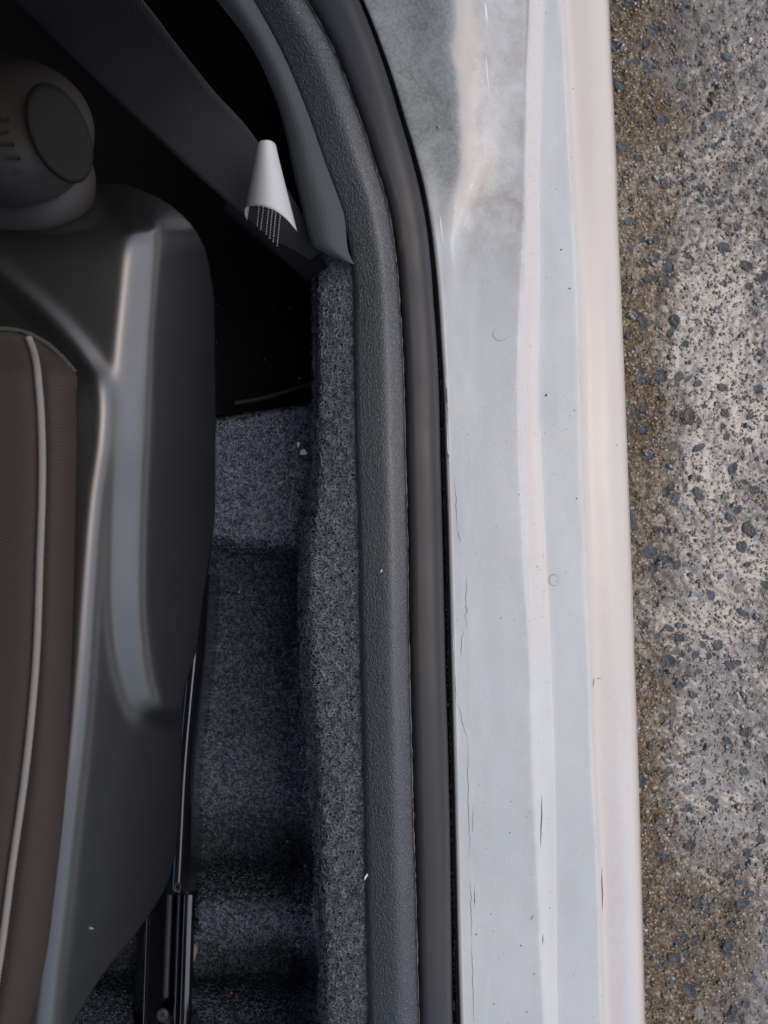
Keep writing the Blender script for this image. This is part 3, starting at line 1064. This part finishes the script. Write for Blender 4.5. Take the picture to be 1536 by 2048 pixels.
G_ = curve([(340, 150), (365, 240), (390, 305), (430, 365), (480, 402), (560, 424), (700, 431), (900, 431), (1050, 428), (1193, 408), (1299, 393), (1378, 371), (1563, 363), (1702, 352), (1771, 333), (1859, 278), (1947, 208), (2044, 148), (2200, 50), (2400, -80)])
K2_ = curve([(430, -160), (540, 0), (600, 70), (660, 130), (720, 178), (790, 213), (860, 214), (1000, 196), (1200, 180), (1400, 166), (1700, 132), (2048, 92), (2400, 55)])
K1_ = curve([(300, 300), (400, 292), (500, 283), (700, 266), (900, 257), (1100, 250), (1250, 252), (1350, 266), (1440, 294), (1500, 318)])


def build_valance():
    vs = np.concatenate([np.linspace(366, 470, 30, endpoint=False), np.linspace(470, 2300, 250)])
    g = G_(vs)
    nu = 170
    U = np.empty((len(vs), nu)); Z = np.empty_like(U)
    s = np.concatenate([np.linspace(0, 0.5, 30, endpoint=False), np.linspace(0.5, 1, nu - 30)])
    dense = np.arange(-420.0, 640.0, 2.0)

    def tilt(u, v):
        k2, k1 = float(K2_(v)), float(K1_(v))
        q = float(sm(730, 810, v))
        between = 8 + 71 * q
        d2, d1 = u - k2, u - k1
        w2 = 27 + 10 * float(sm(1000, 1900, v))
        th = 5 + (between - 5) * sm(-1.0, 1.0, d2 / w2)
        # low rim where the cover turns behind the cushion
        th = th + (1 - q) * (24 * np.exp(-((d2 - 14) / 12) ** 2) - 12 * np.exp(-((d2 + 30) / 20) ** 2))
        w1 = 29 + 6 * float(sm(500, 900, v))
        on = float(sm(330, 520, v) * (1 - sm(1410, 1475, v)))
        th = th + (81 - th) * sm(0.0, 1.0, (d1 - 4) / w1) * float(1 - sm(1410, 1475, v))
        th = th + (41 - th) * np.exp(-(d1 / w1) ** 4) * on
        if v >= 1410: th = th + (78 - th) * sm(0, 60, d2 - 30) * float(sm(1410, 1475, v))
        return np.tan(np.radians(th))

    def march(i0, z0, T):
        z = np.empty_like(dense)
        z[i0] = z0
        for rng_, st in ((range(i0, len(dense) - 1), 1), (range(i0, 0, -1), -1)):
            for i in rng_:
                zz = z[i]
                t = T[i]
                z[i + st] = zz - t * (H - zz) / F * 2.0 * st / (1 + t * (768 - dense[i]) / F)
        return z

    v0 = 800.0
    i2 = int((float(K2_(v0)) + 420) / 2)
    ref = march(i2, 0.606, tilt(dense, v0))
    zk = float(np.interp(float(K1_(v0)), dense, ref))
    for r, v in enumerate(vs):
        T = tilt(dense, v)
        if v >= v0:
            row = march(int((float(K2_(v)) + 420) / 2), 0.606 - 0.012 * float(sm(1500, 2300, v)), T)
        else:
            row = march(int((float(K1_(v)) + 420) / 2), zk - 0.05 * float(sm(520, 330, v)) ** 2, T)
        U[r] = -420 + (g[r] + 420) * s
        Z[r] = np.interp(U[r], dense, row)
    for _ in range(8):
        Z[1:-1] = 0.25 * Z[:-2] + 0.5 * Z[1:-1] + 0.25 * Z[2:]
    V = np.broadcast_to(vs[:, None], U.shape)
    p = PA(U, V, Z)
    dust = 0.0 + 1.0 * np.exp(-((U - 178) / 26) ** 2 - ((V - 810) / 120) ** 2) + 0.6 * np.exp(-((U - 285) / 26) ** 2 - ((V - 480) / 150) ** 2) + 0.10 * np.exp(-((U - 250) / 30) ** 2)
    o = grid('side_cover', p, M['valance'], None, {'dust': np.clip(dust, 0, 1)})
    solidify(o, 0.003)
    keep_parent(o, seat)
    o['label'] = 'satin black plastic side cover of the seat base'
    return U, V, Z


VU, VV, VZ = build_valance()


def val_z(u, v):
    i = int(np.clip(np.argmin(np.abs(VV[:, 0] - v)), 0, VV.shape[0] - 1))
    return float(np.interp(u, VU[i], VZ[i]))


def build_cushion():
    S_ = curve([(690, 96), (710, 118), (745, 150), (800, 152), (1100, 149), (1424, 139), (1632, 127), (1771, 111), (1910, 93), (2044, 62), (2300, 5)])
    PI_ = curve([(640, 48), (678, 58), (699, 66), (777, 78), (855, 83), (980, 84), (1105, 80), (1331, 71), (1540, 51), (1748, 22), (1887, 4), (2048, -22), (2300, -70)])
    vs = np.concatenate([np.linspace(664, 760, 30), np.linspace(764, 2350, 150)])
    right = np.where(vs < 745, np.interp(vs, [664, 672, 690, 715, 745], [40, 62, 96, 124, 150]), S_(vs))
    pip = np.minimum(PI_(vs), right - 4)
    zt = 0.652 - 0.014 * sm(760, 668, vs)
    left = np.concatenate([np.linspace(-1500, -40, 14)])
    cols = []
    for L in left:
        cols.append((np.full_like(vs, L) + 0 * vs, zt + 0.010 * (1 - ((L + 600) / 900) ** 2)))
    w = right - pip
    for t, dz in ((-0.9, 0.004), (-0.55, 0.003), (-0.3, 0.0015), (-0.16, -0.001), (-0.07, -0.0035), (0.0, -0.004), (0.10, -0.0035), (0.2, -0.002), (0.35, -0.003), (0.55, -0.007), (0.75, -0.014), (0.9, -0.022), (0.98, -0.030), (1.0, -0.036), (0.98, -0.050)):
        ref = np.where(t < 0, 75.0, w)
        cols.append((pip + t * ref, zt + dz))
    # keep columns in order
    pu = np.stack([np.broadcast_to(c[0], vs.shape) for c in cols], 1); pz = np.stack([c[1] for c in cols], 1)
    p = PA(pu, vs[:, None], pz)
    top = p[0].copy()[None]; top[..., 2] -= 0.012; top[..., 1] += 0.003
    top2 = top.copy(); top2[..., 2] -= 0.03
    p = np.concatenate([top2, top, p], 0)
    o = grid('cushion', p, M['cloth']); keep_parent(o, seat)
    o['label'] = 'brown grey twill seat cushion'
    tt = np.linspace(676, 2300, 900)
    path = PA(PI_(tt), tt, 0.6505 - 0.014 * sm(760, 668, tt) + 0 * tt)
    c = tube('piping', path, 0.0018, M['cord'], None, 14, (3, 170, 0.07)); keep_parent(c, seat)
    tt = np.linspace(-20, 150, 160)
    vvv = np.interp(tt, [-20, 0, 30, 62, 96, 124, 150], [657, 657, 659, 668, 688, 713, 744])
    path = PA(tt, vvv + 1, 0.634 - 0.0001 * tt)
    c = tube('edge_piping', path, 0.0013, M['cordark'], None, 10, (3, 160, 0.2)); keep_parent(c, seat)
    # backrest and its bolster behind the picture corner
    pts = []
    for k in range(13):
        t = k / 12
        z = 0.60 + 0.75 * t
        y0 = 0.30 + 0.28 * t
        row = []
        for j in range(24):
            a = 2 * math.pi * j / 23
            e = 0.42
            cx, cy = math.copysign(abs(math.cos(a)) ** e, math.cos(a)), math.copysign(abs(math.sin(a)) ** e, math.sin(a))
            wx = 0.235 * (1 - 0.25 * t ** 3)
            row.append((-0.53 + wx * cx, y0 + 0.075 + 0.075 * cy, z))
        pts.append(row)
    b = grid('backrest', pts, M['cloth']); keep_parent(b, seat)


build_cushion()


def build_recliner():
    root = seat
    def dome(name, cu, cv, outline, z0, hgt, mat, flatness=2.4, tilt=0.0):
        th = np.linspace(0, 2 * np.pi, 73)
        ou, ov = outline(th)
        rr = np.array([0, 0.2, 0.4, 0.55, 0.68, 0.78, 0.86, 0.92, 0.96, 0.985, 1.0])
        pts = []
        for q in rr:
            z = z0 + hgt * (1 - q ** flatness) ** (1 / flatness)
            u, v = cu + q * ou, cv + q * ov
            pts.append(PA(u, v, z - tilt * (u - cu)))
        pts.append(PA(cu + 0.86 * ou, cv + 0.86 * ov, z0 - 0.05))
        o = grid(name, np.stack(pts, 0), mat, None, {'dust': np.full((len(pts), 73), 0.02)}, flip=True); keep_parent(o, root)
        return o
    def sup(a, b, e, rot=0):
        def f(th):
            c, s = np.cos(th), np.sin(th)
            x = a * np.sign(c) * np.abs(c) ** e; y = b * np.sign(s) * np.abs(s) ** e
            return x * math.cos(rot) - y * math.sin(rot), x * math.sin(rot) + y * math.cos(rot)
        return f
    mtl = Mat('brown_black_recliner_plastic')
    mtl.set(Base_Color=(0.036, 0.031, 0.029), Roughness=0.55)
    mtl.bump(mtl.noise(900, 3), 0.0003, 0.2)
    d2 = dome('recliner_foot', 20, 370, sup(172, 124, 0.90), 0.575, 0.040, mtl.m)
    body = dome('recliner_cover', 10, 262, sup(180, 152, 0.95, 0.25), 0.60, 0.062, mtl.m)
    body['label'] = 'rounded dark recliner cover with oval cap'
    # oval cap
    th = np.linspace(0, 2 * np.pi, 61)
    rot = R(-24)
    def ring(q):
        x, y = 58 * q * np.cos(th), 108 * q * np.sin(th)
        return 118 + x * math.cos(rot) - y * math.sin(rot), 266 + x * math.sin(rot) + y * math.cos(rot)
    pts = []
    for q, dz in ((0.0, 0.0022), (0.5, 0.0022), (0.85, 0.0021), (0.93, 0.0019), (0.975, 0.0010), (1.0, -0.002), (0.97, -0.03)):
        u, v = ring(q)
        pts.append(PA(u, v, 0.664 + dz - 0.00010 * (u - 118)))
    cap = grid('cap', np.stack(pts, 0), simple('matt_black_cap', (0.010, 0.0095, 0.0095), 0.6, Specular_IOR_Level=0.15), None, {'dust': np.zeros((7, 61))}, flip=True)
    cap.parent = body
    cap.matrix_parent_inverse = (body.parent.matrix_basis @ body.matrix_parent_inverse).inverted()
    for u0, u1, v in ((-8, 18, 239), (-8, 17, 264), (-2, 28, 289), (10, 40, 316), (26, 55, 342), (42, 71, 366)):
        q = []
        for uu_ in np.linspace(u0, u1, 6):
            xr = math.hypot((uu_ - 10) / 178, (v - 262) / 152)
            z = 0.60 + 0.062 * (1 - min(0.999, xr) ** 2.4) ** (1 / 2.4) + 0.0006
            q.append(P(uu_, v + 1.5 * math.sin(uu_), z))
        tk = tube('tick_mark', q, 0.00075, M['blackbit'], None, 5)
        tk.parent = body
        tk.matrix_parent_inverse = (body.parent.matrix_basis @ body.matrix_parent_inverse).inverted()


build_recliner()


def build_rails():
    hl = curve([(1200, 406), (1330, 398), (1380, 393), (1560, 378), (1700, 371), (1790, 366)])
    v = np.linspace(1150, 1790, 60)
    h = hl(v)
    cols = [(h - 40, 0.300 + 0 * v), (h - 30, 0.318 + 0 * v), (h - 20, 0.3225 + 0 * v), (h - 11, 0.3228 + 0 * v), (h - 8, 0.3221 + 0 * v), (h - 4, 0.3204 + 0 * v), (h + 1, 0.3172 + 0 * v), (h + 6, 0.3132 + 0 * v), (h + 10, 0.3080 + 0 * v),
            (h + 13, 0.2970 + 0 * v), (h + 24, 0.262 + 0 * v), (h + 32, 0.225 + 0 * v)]
    o = loft('slide_rail', cols, M['blackmetal'], None, v); solidify(o, 0.002); keep_parent(o, seat)
    inv = (seat.matrix_basis @ o.matrix_parent_inverse).inverted()
    def sub(c):
        c.parent = o; c.matrix_parent_inverse = inv
        return c
    # square hole near its end
    hu, hv = 355, 1775
    q = []
    for k, (a, zz) in enumerate(((8.5, 0.3232), (5.5, 0.3236), (5.0, 0.3215))):
        ring = []
        for j in range(17):
            th = 2 * math.pi * j / 16
            c, s = math.cos(th), math.sin(th)
            ring.append(P(hu + a * 0.75 * math.copysign(abs(c) ** 0.4, c), hv + a * math.copysign(abs(s) ** 0.4, s), zz))
        q.append(ring)
    sub(grid('hole_rim', q, M['greymetal']))
    ring = [P(hu + 4 * math.copysign(abs(math.cos(a)) ** .4, math.cos(a)), hv + 5.5 * math.copysign(abs(math.sin(a)) ** .4, math.sin(a)), 0.3238) for a in np.linspace(0, 2 * math.pi, 16, endpoint=False)]
    sub(mesh('hole', ring, [tuple(range(16))], M['black']))
    # lower rail: channel with two lips
    v = np.linspace(1700, 2300, 50)
    c0 = curve([(1700, 368), (1790, 364), (2048, 355), (2300, 346)])(v)
    cols = [(c0 - 36, 0.268 + 0 * v), (c0 - 35, 0.290 + 0 * v), (c0 - 33, 0.2915 + 0 * v)]
    lf = loft('rail_web', [(c0 - 88, 0.215 + 0 * v), (c0 - 86, 0.256 + 0 * v), (c0 - 60, 0.258 + 0 * v), (c0 - 36, 0.261 + 0 * v), (c0 - 6, 0.264 + 0 * v), (c0 + 20, 0.266 + 0 * v), (c0 + 26, 0.262 + 0 * v), (c0 + 29, 0.215 + 0 * v)], M['blackmetal'], None, v); keep_parent(lf, seat)
    for name, off, ww, z in (('rail_lip', -3.5, 4.5, 0.302), ('rail_lip', 8.0, 5.0, 0.302), ('rail_edge', -68.0, 4.5, 0.290)):
        oo = c0 + off
        if off < -50: oo = curve([(1700, 301), (1840, 296), (2048, 289), (2300, 280)])(v)
        w_ = ww
        lp = loft(name, [(oo - w_ * 2.0, z - 0.03 + 0 * v), (oo - w_ * 0.9, z - 0.002 + 0 * v), (oo - w_ * 0.6, z + 0 * v), (oo - w_ * 0.3, z - 0.0006 + 0 * v), (oo + w_ * 0.35, z - 0.0028 + 0 * v), (oo + w_ * 0.7, z - 0.0048 + 0 * v), (oo + w_ * 0.9, z - 0.012 + 0 * v), (oo + w_ * 1.2, z - 0.05 + 0 * v)], M['blackmetal'], None, v)
        keep_parent(lp, seat)
    v2 = np.linspace(1700, 1995, 30)
    c2 = curve([(1700, 344), (1790, 340), (1990, 332)])(v2)
    bar = loft('guide_bar', [(c2 - 7, 0.262 + 0 * v2), (c2 - 6.5, 0.283 + 0 * v2), (c2 - 5, 0.2845 + 0 * v2), (c2 + 5, 0.2835 + 0 * v2), (c2 + 6.5, 0.282 + 0 * v2), (c2 + 7, 0.262 + 0 * v2)], M['greymetal'], None, v2); keep_parent(bar, seat)
    # cross-head screw
    cu, cv, z = 326, 2030, 0.278
    prof = ((0, 0.003), (0.5, 0.0028), (0.8, 0.002), (0.95, 0.0008), (1.0, -0.001), (1.0, -0.02))
    pts = []
    for rr, dz in prof:
        th = np.linspace(0, 2 * np.pi, 41)
        pts.append(PA(cu + 14 * rr * np.cos(th), cv + 15 * rr * np.sin(th), z + dz))
    sc = grid('screw', np.stack(pts, 0), M['screw'], flip=True); keep_parent(sc, seat)
    inv2 = (seat.matrix_basis @ sc.matrix_parent_inverse).inverted()
    for a in (0.6, 0.6 + math.pi / 2):
        q = [P(cu + t * 7 * math.cos(a), cv + t * 7 * math.sin(a), z + 0.0028) for t in np.linspace(-1, 1, 5)]
        c = tube('cross_slot', q, [0.0003, 0.0008, 0.001, 0.0008, 0.0003], M['blackbit'], None, 6)
        c.parent = sc; c.matrix_parent_inverse = inv2
    # pale bracket end peeping out beside the rail
    br = grid('bracket', [[P(384, 1890, 0.235), P(392, 1888, 0.236), P(396, 1900, 0.235)], [P(383, 1910, 0.235), P(391, 1912, 0.236), P(392, 1912, 0.235)], [P(383, 1930, 0.235), P(387, 1924, 0.236), P(388, 1922, 0.235)]], simple('pale_bracket', (0.3, 0.26, 0.24), 0.6))
    solidify(br, 0.002); keep_parent(br, seat)


build_rails()

# ------------------------------------------------------------------ seat belt
belt = empty('seat_belt', P(600, 500, 0.40))
tag(belt, 'black seat belt running down to its anchor, with a curled white paper tag', 'seat belt')
bl = curve([(-0.35, -165), (0.0, 24), (0.3, 185), (0.52, 300), (0.79, 452), (1.0, 604)])
blv = curve([(-0.35, -178), (0.0, 0), (0.3, 158), (0.52, 264), (0.79, 402), (1.0, 536)])
bru = curve([(-0.35, 120), (0.0, 286), (0.3, 361), (0.52, 425), (0.79, 521), (1.0, 648)])
brv = curve([(-0.35, -200), (0.0, 0), (0.3, 98), (0.52, 178), (0.79, 292), (1.0, 500)])
zb = curve([(-0.35, 0.76), (0, 0.635), (0.3, 0.56), (0.52, 0.50), (0.79, 0.445), (1.0, 0.405)])


def belt_pt(s, t, lift=0.0):
    a = PA(bl(s), blv(s), zb(s) - 0.012)
    b = PA(bru(s), brv(s), zb(s) + 0.004)
    p = a + (b - a) * np.asarray(t)[..., None]
    p[..., 2] += 0.003 * np.sin(np.asarray(t) * math.pi) + lift
    return p


S, T = np.meshgrid(np.linspace(-0.35, 1.0, 60), np.linspace(0, 1, 14), indexing='ij')
o = grid('webbing', belt_pt(S, T), M['web'], flip=True); solidify(o, 0.0014); keep_parent(o, belt)
# folded end below
S, T = np.meshgrid(np.linspace(0.78, 1.02, 16), np.linspace(-0.06, 0.9, 10), indexing='ij')
p = belt_pt(S, T, -0.004); p[..., 1] -= 0.004
o = grid('folded_end', p, M['black'], flip=True); solidify(o, 0.0014); keep_parent(o, belt)


def px_on_belt(u, v):
    """height of the belt under a pixel"""
    ss = np.linspace(0, 1, 80); tt = np.linspace(0, 1, 30)
    S, T = np.meshgrid(ss, tt, indexing='ij')
    q = belt_pt(S, T)
    k = (H - q[..., 2]) / F
    du = q[..., 0] / k + 768 - u; dv = 1024 - q[..., 1] / k - v
    i = np.argmin(du**2 + dv**2)
    return float(q[..., 2].ravel()[i])


for (u0, v0, u1, v1) in ((518, 410, 514, 453), (527, 412, 521, 461), (537.5, 414, 532, 470), (545, 416, 539, 478), (552, 420, 546, 485), (561, 425, 554, 493)):
    V, Fc = [], []
    n = max(6, int(math.hypot(u1 - u0, v1 - v0) / 5))
    for k in range(n):
        t = (k + 0.5) / n
        u, v = u0 + (u1 - u0) * t, v0 + (v1 - v0) * t
        z = px_on_belt(u, v) + 0.0024
        du, dv = 1.6 * (1 if k % 2 else -1), 2.9
        a, b = np.array(P(u - du * .5, v - dv, z)), np.array(P(u + du * .5, v + dv, z))
        d = b - a; d /= np.linalg.norm(d)
        e = np.array([-d[1], d[0], 0]) * 0.0006
        base = len(V)
        m_ = (a + b) / 2
        V += [a, m_ - e, b, m_ + e, m_ + np.array([0, 0, 0.0006])]
        Fc += [(base, base + 1, base + 4), (base + 1, base + 2, base + 4), (base + 2, base + 3, base + 4), (base + 3, base, base + 4)]
    o = mesh('stitch_row', V, Fc, M['thread']); keep_parent(o, belt)


def build_tag():
    t = np.linspace(0, 1, 25)
    kn = [0, .08, .25, .5, .75, .92, 1]
    tu = curve(list(zip(kn, [515, 514.5, 519, 532, 545, 551, 552])))(t)
    tv = curve(list(zip(kn, [299, 292, 284, 280, 284, 292, 300])))(t)
    kb = [0, .1, .25, .45, .62, .80, 1]
    bu = curve(list(zip(kb, [490, 493, 505, 527, 549, 572, 593.5])))(t)
    bv = curve(list(zip(kb, [421, 415, 411.5, 413, 421, 438, 463])))(t)
    s = np.linspace(0, 1, 22)
    pts = []
    for q in s:
        u = tu * (1 - q) + bu * q
        v = tv * (1 - q) + bv * q
        arch = 0.016 + 0.012 * q
        z = 0.475 - 0.028 * q + arch * np.sin(np.pi * np.clip(t * 0.94 + 0.05, 0, 1)) ** 0.8
        row = PA(u, v, z)
        # rolled-in left edge
        pre = [PA(u[0] + 4.5 * (0.3 + 0.7 * q), v[0] + 20 * q, z[0] - 0.012), PA(u[0] + 1.2, v[0] + 12 * q, z[0] - 0.006)]
        pts.append(np.concatenate([np.stack(pre, 0), row], 0))
    p = np.stack(pts, 0)
    o = grid('paper_tag', p, M['paper'], flip=True)
    solidify(o, 0.0005)
    keep_parent(o, belt)
    o['label'] = 'curled white paper tag on the belt'


build_tag()

# ------------------------------------------------------------------ crumbs, lint and hairs
def flake_mesh(name, seed, mat):
    r = np.random.default_rng(seed)
    n = 6
    a = np.sort(r.uniform(0, 2 * np.pi, n)); q = r.uniform(0.6, 1.25, n)
    top = [(q[i] * math.cos(a[i]), q[i] * math.sin(a[i]), 0.5 + 0.3 * r.random()) for i in range(n)]
    low = [(x * 1.03, y * 1.03, -0.5) for x, y, _ in top]
    f = [tuple(range(n)), tuple(reversed(range(n, 2 * n)))] + [(i, i + n, (i + 1) % n + n, (i + 1) % n) for i in range(n)]
    me = bpy.data.meshes.new(name)
    me.from_pydata(top + low, [], f)
    me.materials.append(mat)
    return me


def bit(name, label, cat, u, v, size, mat, zf, shape=(1, 0.8, 0.35), seed=0, lift=0.0015):
    me = flake_mesh(name, 900 + seed, M[mat]) if 'flake' in name or name == 'chip' else stone_mesh(name, 900 + seed, M[mat], 4, 6)
    for vtx in me.vertices:
        vtx.co = Vector((vtx.co.x * size * shape[0], vtx.co.y * size * shape[1], vtx.co.z * size * shape[2]))
    for pl in me.polygons: pl.use_smooth = False
    o = bpy.data.objects.new(name, me)
    COL.objects.link(o)
    o.location = P(u, v, float(zf(u, v)) + lift)
    o.rotation_euler = (random.uniform(-.3, .3), random.uniform(-.3, .3), random.uniform(0, 6.28))
    tag(o, label, cat)
    return o


cz = lambda u, v: carpet_z(u, v) + 0.0022
trim_z = lambda u, v: ZS + float(rise(v)) + 0.026
bit('paint_flake', 'largest white flake lying on the raised carpet tread', 'flake', 605, 905, 0.0042, 'white', cz, (1, .8, .25), 1, 0.004)
bit('paint_flake', 'small white flake just above the largest flake on the carpet', 'flake', 597, 890, 0.0027, 'white', cz, (.8, 1.2, .25), 2, 0.004)
bit('crumb', 'tan crumb near the middle of the raised carpet tread', 'crumb', 562, 966, 0.0018, 'tan', cz, seed=3)
bit('crumb', 'orange grit below the straw on the raised carpet tread', 'crumb', 585, 1034, 0.0014, 'orange', cz, seed=4)
bit('crumb', 'orange crumb in the dark footwell below the tread step', 'crumb', 527, 1177, 0.0018, 'orange', cz, seed=5)
bit('crumb', 'pale crumb in the dark footwell beside the seat base', 'crumb', 478, 1184, 0.0014, 'white', cz, seed=6)
bit('crumb', 'orange crumb at the upper rim of the lower dark carpet dip', 'crumb', 576, 1616, 0.0020, 'orange', cz, seed=7)
bit('crumb', 'white crumb in the lower dark carpet dip', 'crumb', 574, 1683, 0.0016, 'white', cz, seed=8)
bit('lint', 'pale lint tuft at the edge of the lower dark carpet dip', 'lint', 611, 1732, 0.0026, 'fluff', cz, seed=9)
bit('crumb', 'large beige crumb on the carpet ridge near the bottom', 'crumb', 595, 1889, 0.0034, 'beige', cz, (1, .9, .6), 10)
bit('leaf_bit', 'olive leaf bit beside the large beige crumb', 'leaf bit', 635, 1889, 0.0030, 'olive', cz, (1, .9, .5), 11)
bit('crumb', 'orange crumb on the carpet near the bottom middle', 'crumb', 463, 1986, 0.0015, 'orange', cz, seed=12)
bit('crumb', 'tan crumb on the carpet bank near the bottom', 'crumb', 702, 1992, 0.0016, 'tan', cz, seed=13)
bit('chip', 'pale chip wedged between carpet bank and plastic trim', 'chip', 733, 1750, 0.0036, 'white', cz, (.35, 1.3, .4), 14, 0.006)
bit('chip', 'white sliver lying on the grained trim', 'chip', 763, 1142, 0.0013, 'white', trim_z, (1.4, .5, .3), 15)
bit('crumb', 'orange crumb on the grey pillar foot beside the seal', 'crumb', 877, 254, 0.0016, 'tan', sill_z, seed=16)
bit('grit', 'black grit speck on the middle ledge of the sill', 'grit', 1093, 790, 0.0013, 'blackbit', sill_z, (.7, 1.2, .4), 17, 0.0006)
bit('flake', 'pale flake stuck to the black seat side cover', 'flake', 181, 1856, 0.0012, 'beige', val_z, (.6, 1.6, .4), 18, 0.0008)
bit('dried_mud', 'beige mud smear on the grained trim', 'mud', 777, 1450, 0.0022, 'beige', lambda u, v: trim_z(u, v) - 0.0018, (1, 1, .2), 19, 0.0)
bit('crumb', 'tan crumb on the felt edge of the dark recess', 'crumb', 599, 757, 0.0014, 'tan', lambda u, v: 0.26, seed=20)


def strandobj(name, label, cat, pts, rad, mat, zf, lift=0.004):
    p = np.array(pts, float)
    t = np.linspace(0, 1, len(p)); q = np.linspace(0, 1, 14)
    u, v = curve(list(zip(t, p[:, 0])))(q), curve(list(zip(t, p[:, 1])))(q)
    z = np.array([float(zf(a, b)) for a, b in zip(u, v)])
    z = np.maximum(z, z.mean() - 0.004) + lift
    o = tube(name, PA(u, v, z), rad, M[mat], None, 6)
    tag(o, label, cat)


strandobj('loose_hair', 'pale hair lying across the raised carpet tread by the seat', 'hair', [(443, 943), (460, 954), (478, 962), (496, 967)], 0.00022, 'straw', cz)
strandobj('loose_hair', 'pale hair on the carpet bank beside the trim', 'hair', [(645, 1333), (665, 1336), (690, 1345), (704, 1350)], 0.00022, 'straw', cz)
strandobj('straw', 'thin straw standing on the raised carpet tread', 'straw', [(581, 1003), (581, 1015), (579, 1026), (578, 1036)], 0.0004, 'straw', cz)
strandobj('straw', 'thin straw on the carpet ridge near the bottom', 'straw', [(514, 1851), (515, 1858), (517, 1864)], 0.0005, 'straw', cz)
strandobj('straw', 'thin straw on the carpet beside the seat rail', 'straw', [(413, 1982), (417, 1974), (420, 1969)], 0.0004, 'straw', cz)


def sand():
    r = np.random.default_rng(21)
    base = np.array([[0, 0, 1], [1, 0, 0], [0, 1, 0], [-1, 0, 0], [0, -1, 0], [0, 0, -1]])
    fc = np.array([(0, 1, 2), (0, 2, 3), (0, 3, 4), (0, 4, 1), (5, 2, 1), (5, 3, 2), (5, 4, 3), (5, 1, 4)])
    pts, tone = [], []
    while len(pts) < 260:
        v = r.uniform(560, 2040); u = r.uniform(400, 735)
        if u > float(A_(max(v, 500))) - 2: continue
        if u < 430 and v < 1800: continue
        if r.random() > (0.35 + 0.65 * (u > 560)): continue
        z = float(cz(u, v)) if v > 830 or u > 628 else 0.195
        s = r.choice([0.0004, 0.0006, 0.0009], p=[.5, .35, .15])
        p = np.array(P(u, v, z + 0.001))
        pts.append(p[None] + base * s * r.uniform(0.6, 1.3, (6, 1)))
        tone.append(np.full(6, r.random()))
    n = len(pts)
    m = Mat('sand_on_carpet')
    m.set(Base_Color=m.ramp(m.attr('tone'), [(0, (0.5, 0.5, 0.5)), (0.5, (0.65, 0.63, 0.6)), (0.8, (0.45, 0.33, 0.2)), (1, (0.5, 0.28, 0.12))]), Roughness=0.6)
    o = mesh('sand_grains', np.concatenate(pts), (fc[None] + (np.arange(n) * 6)[:, None, None]).reshape(-1, 3), m.m, None, False, {'tone': np.concatenate(tone)})
    tag(o, 'scattered pale sand grains in the carpet pile', 'sand', kind='stuff')


sand()
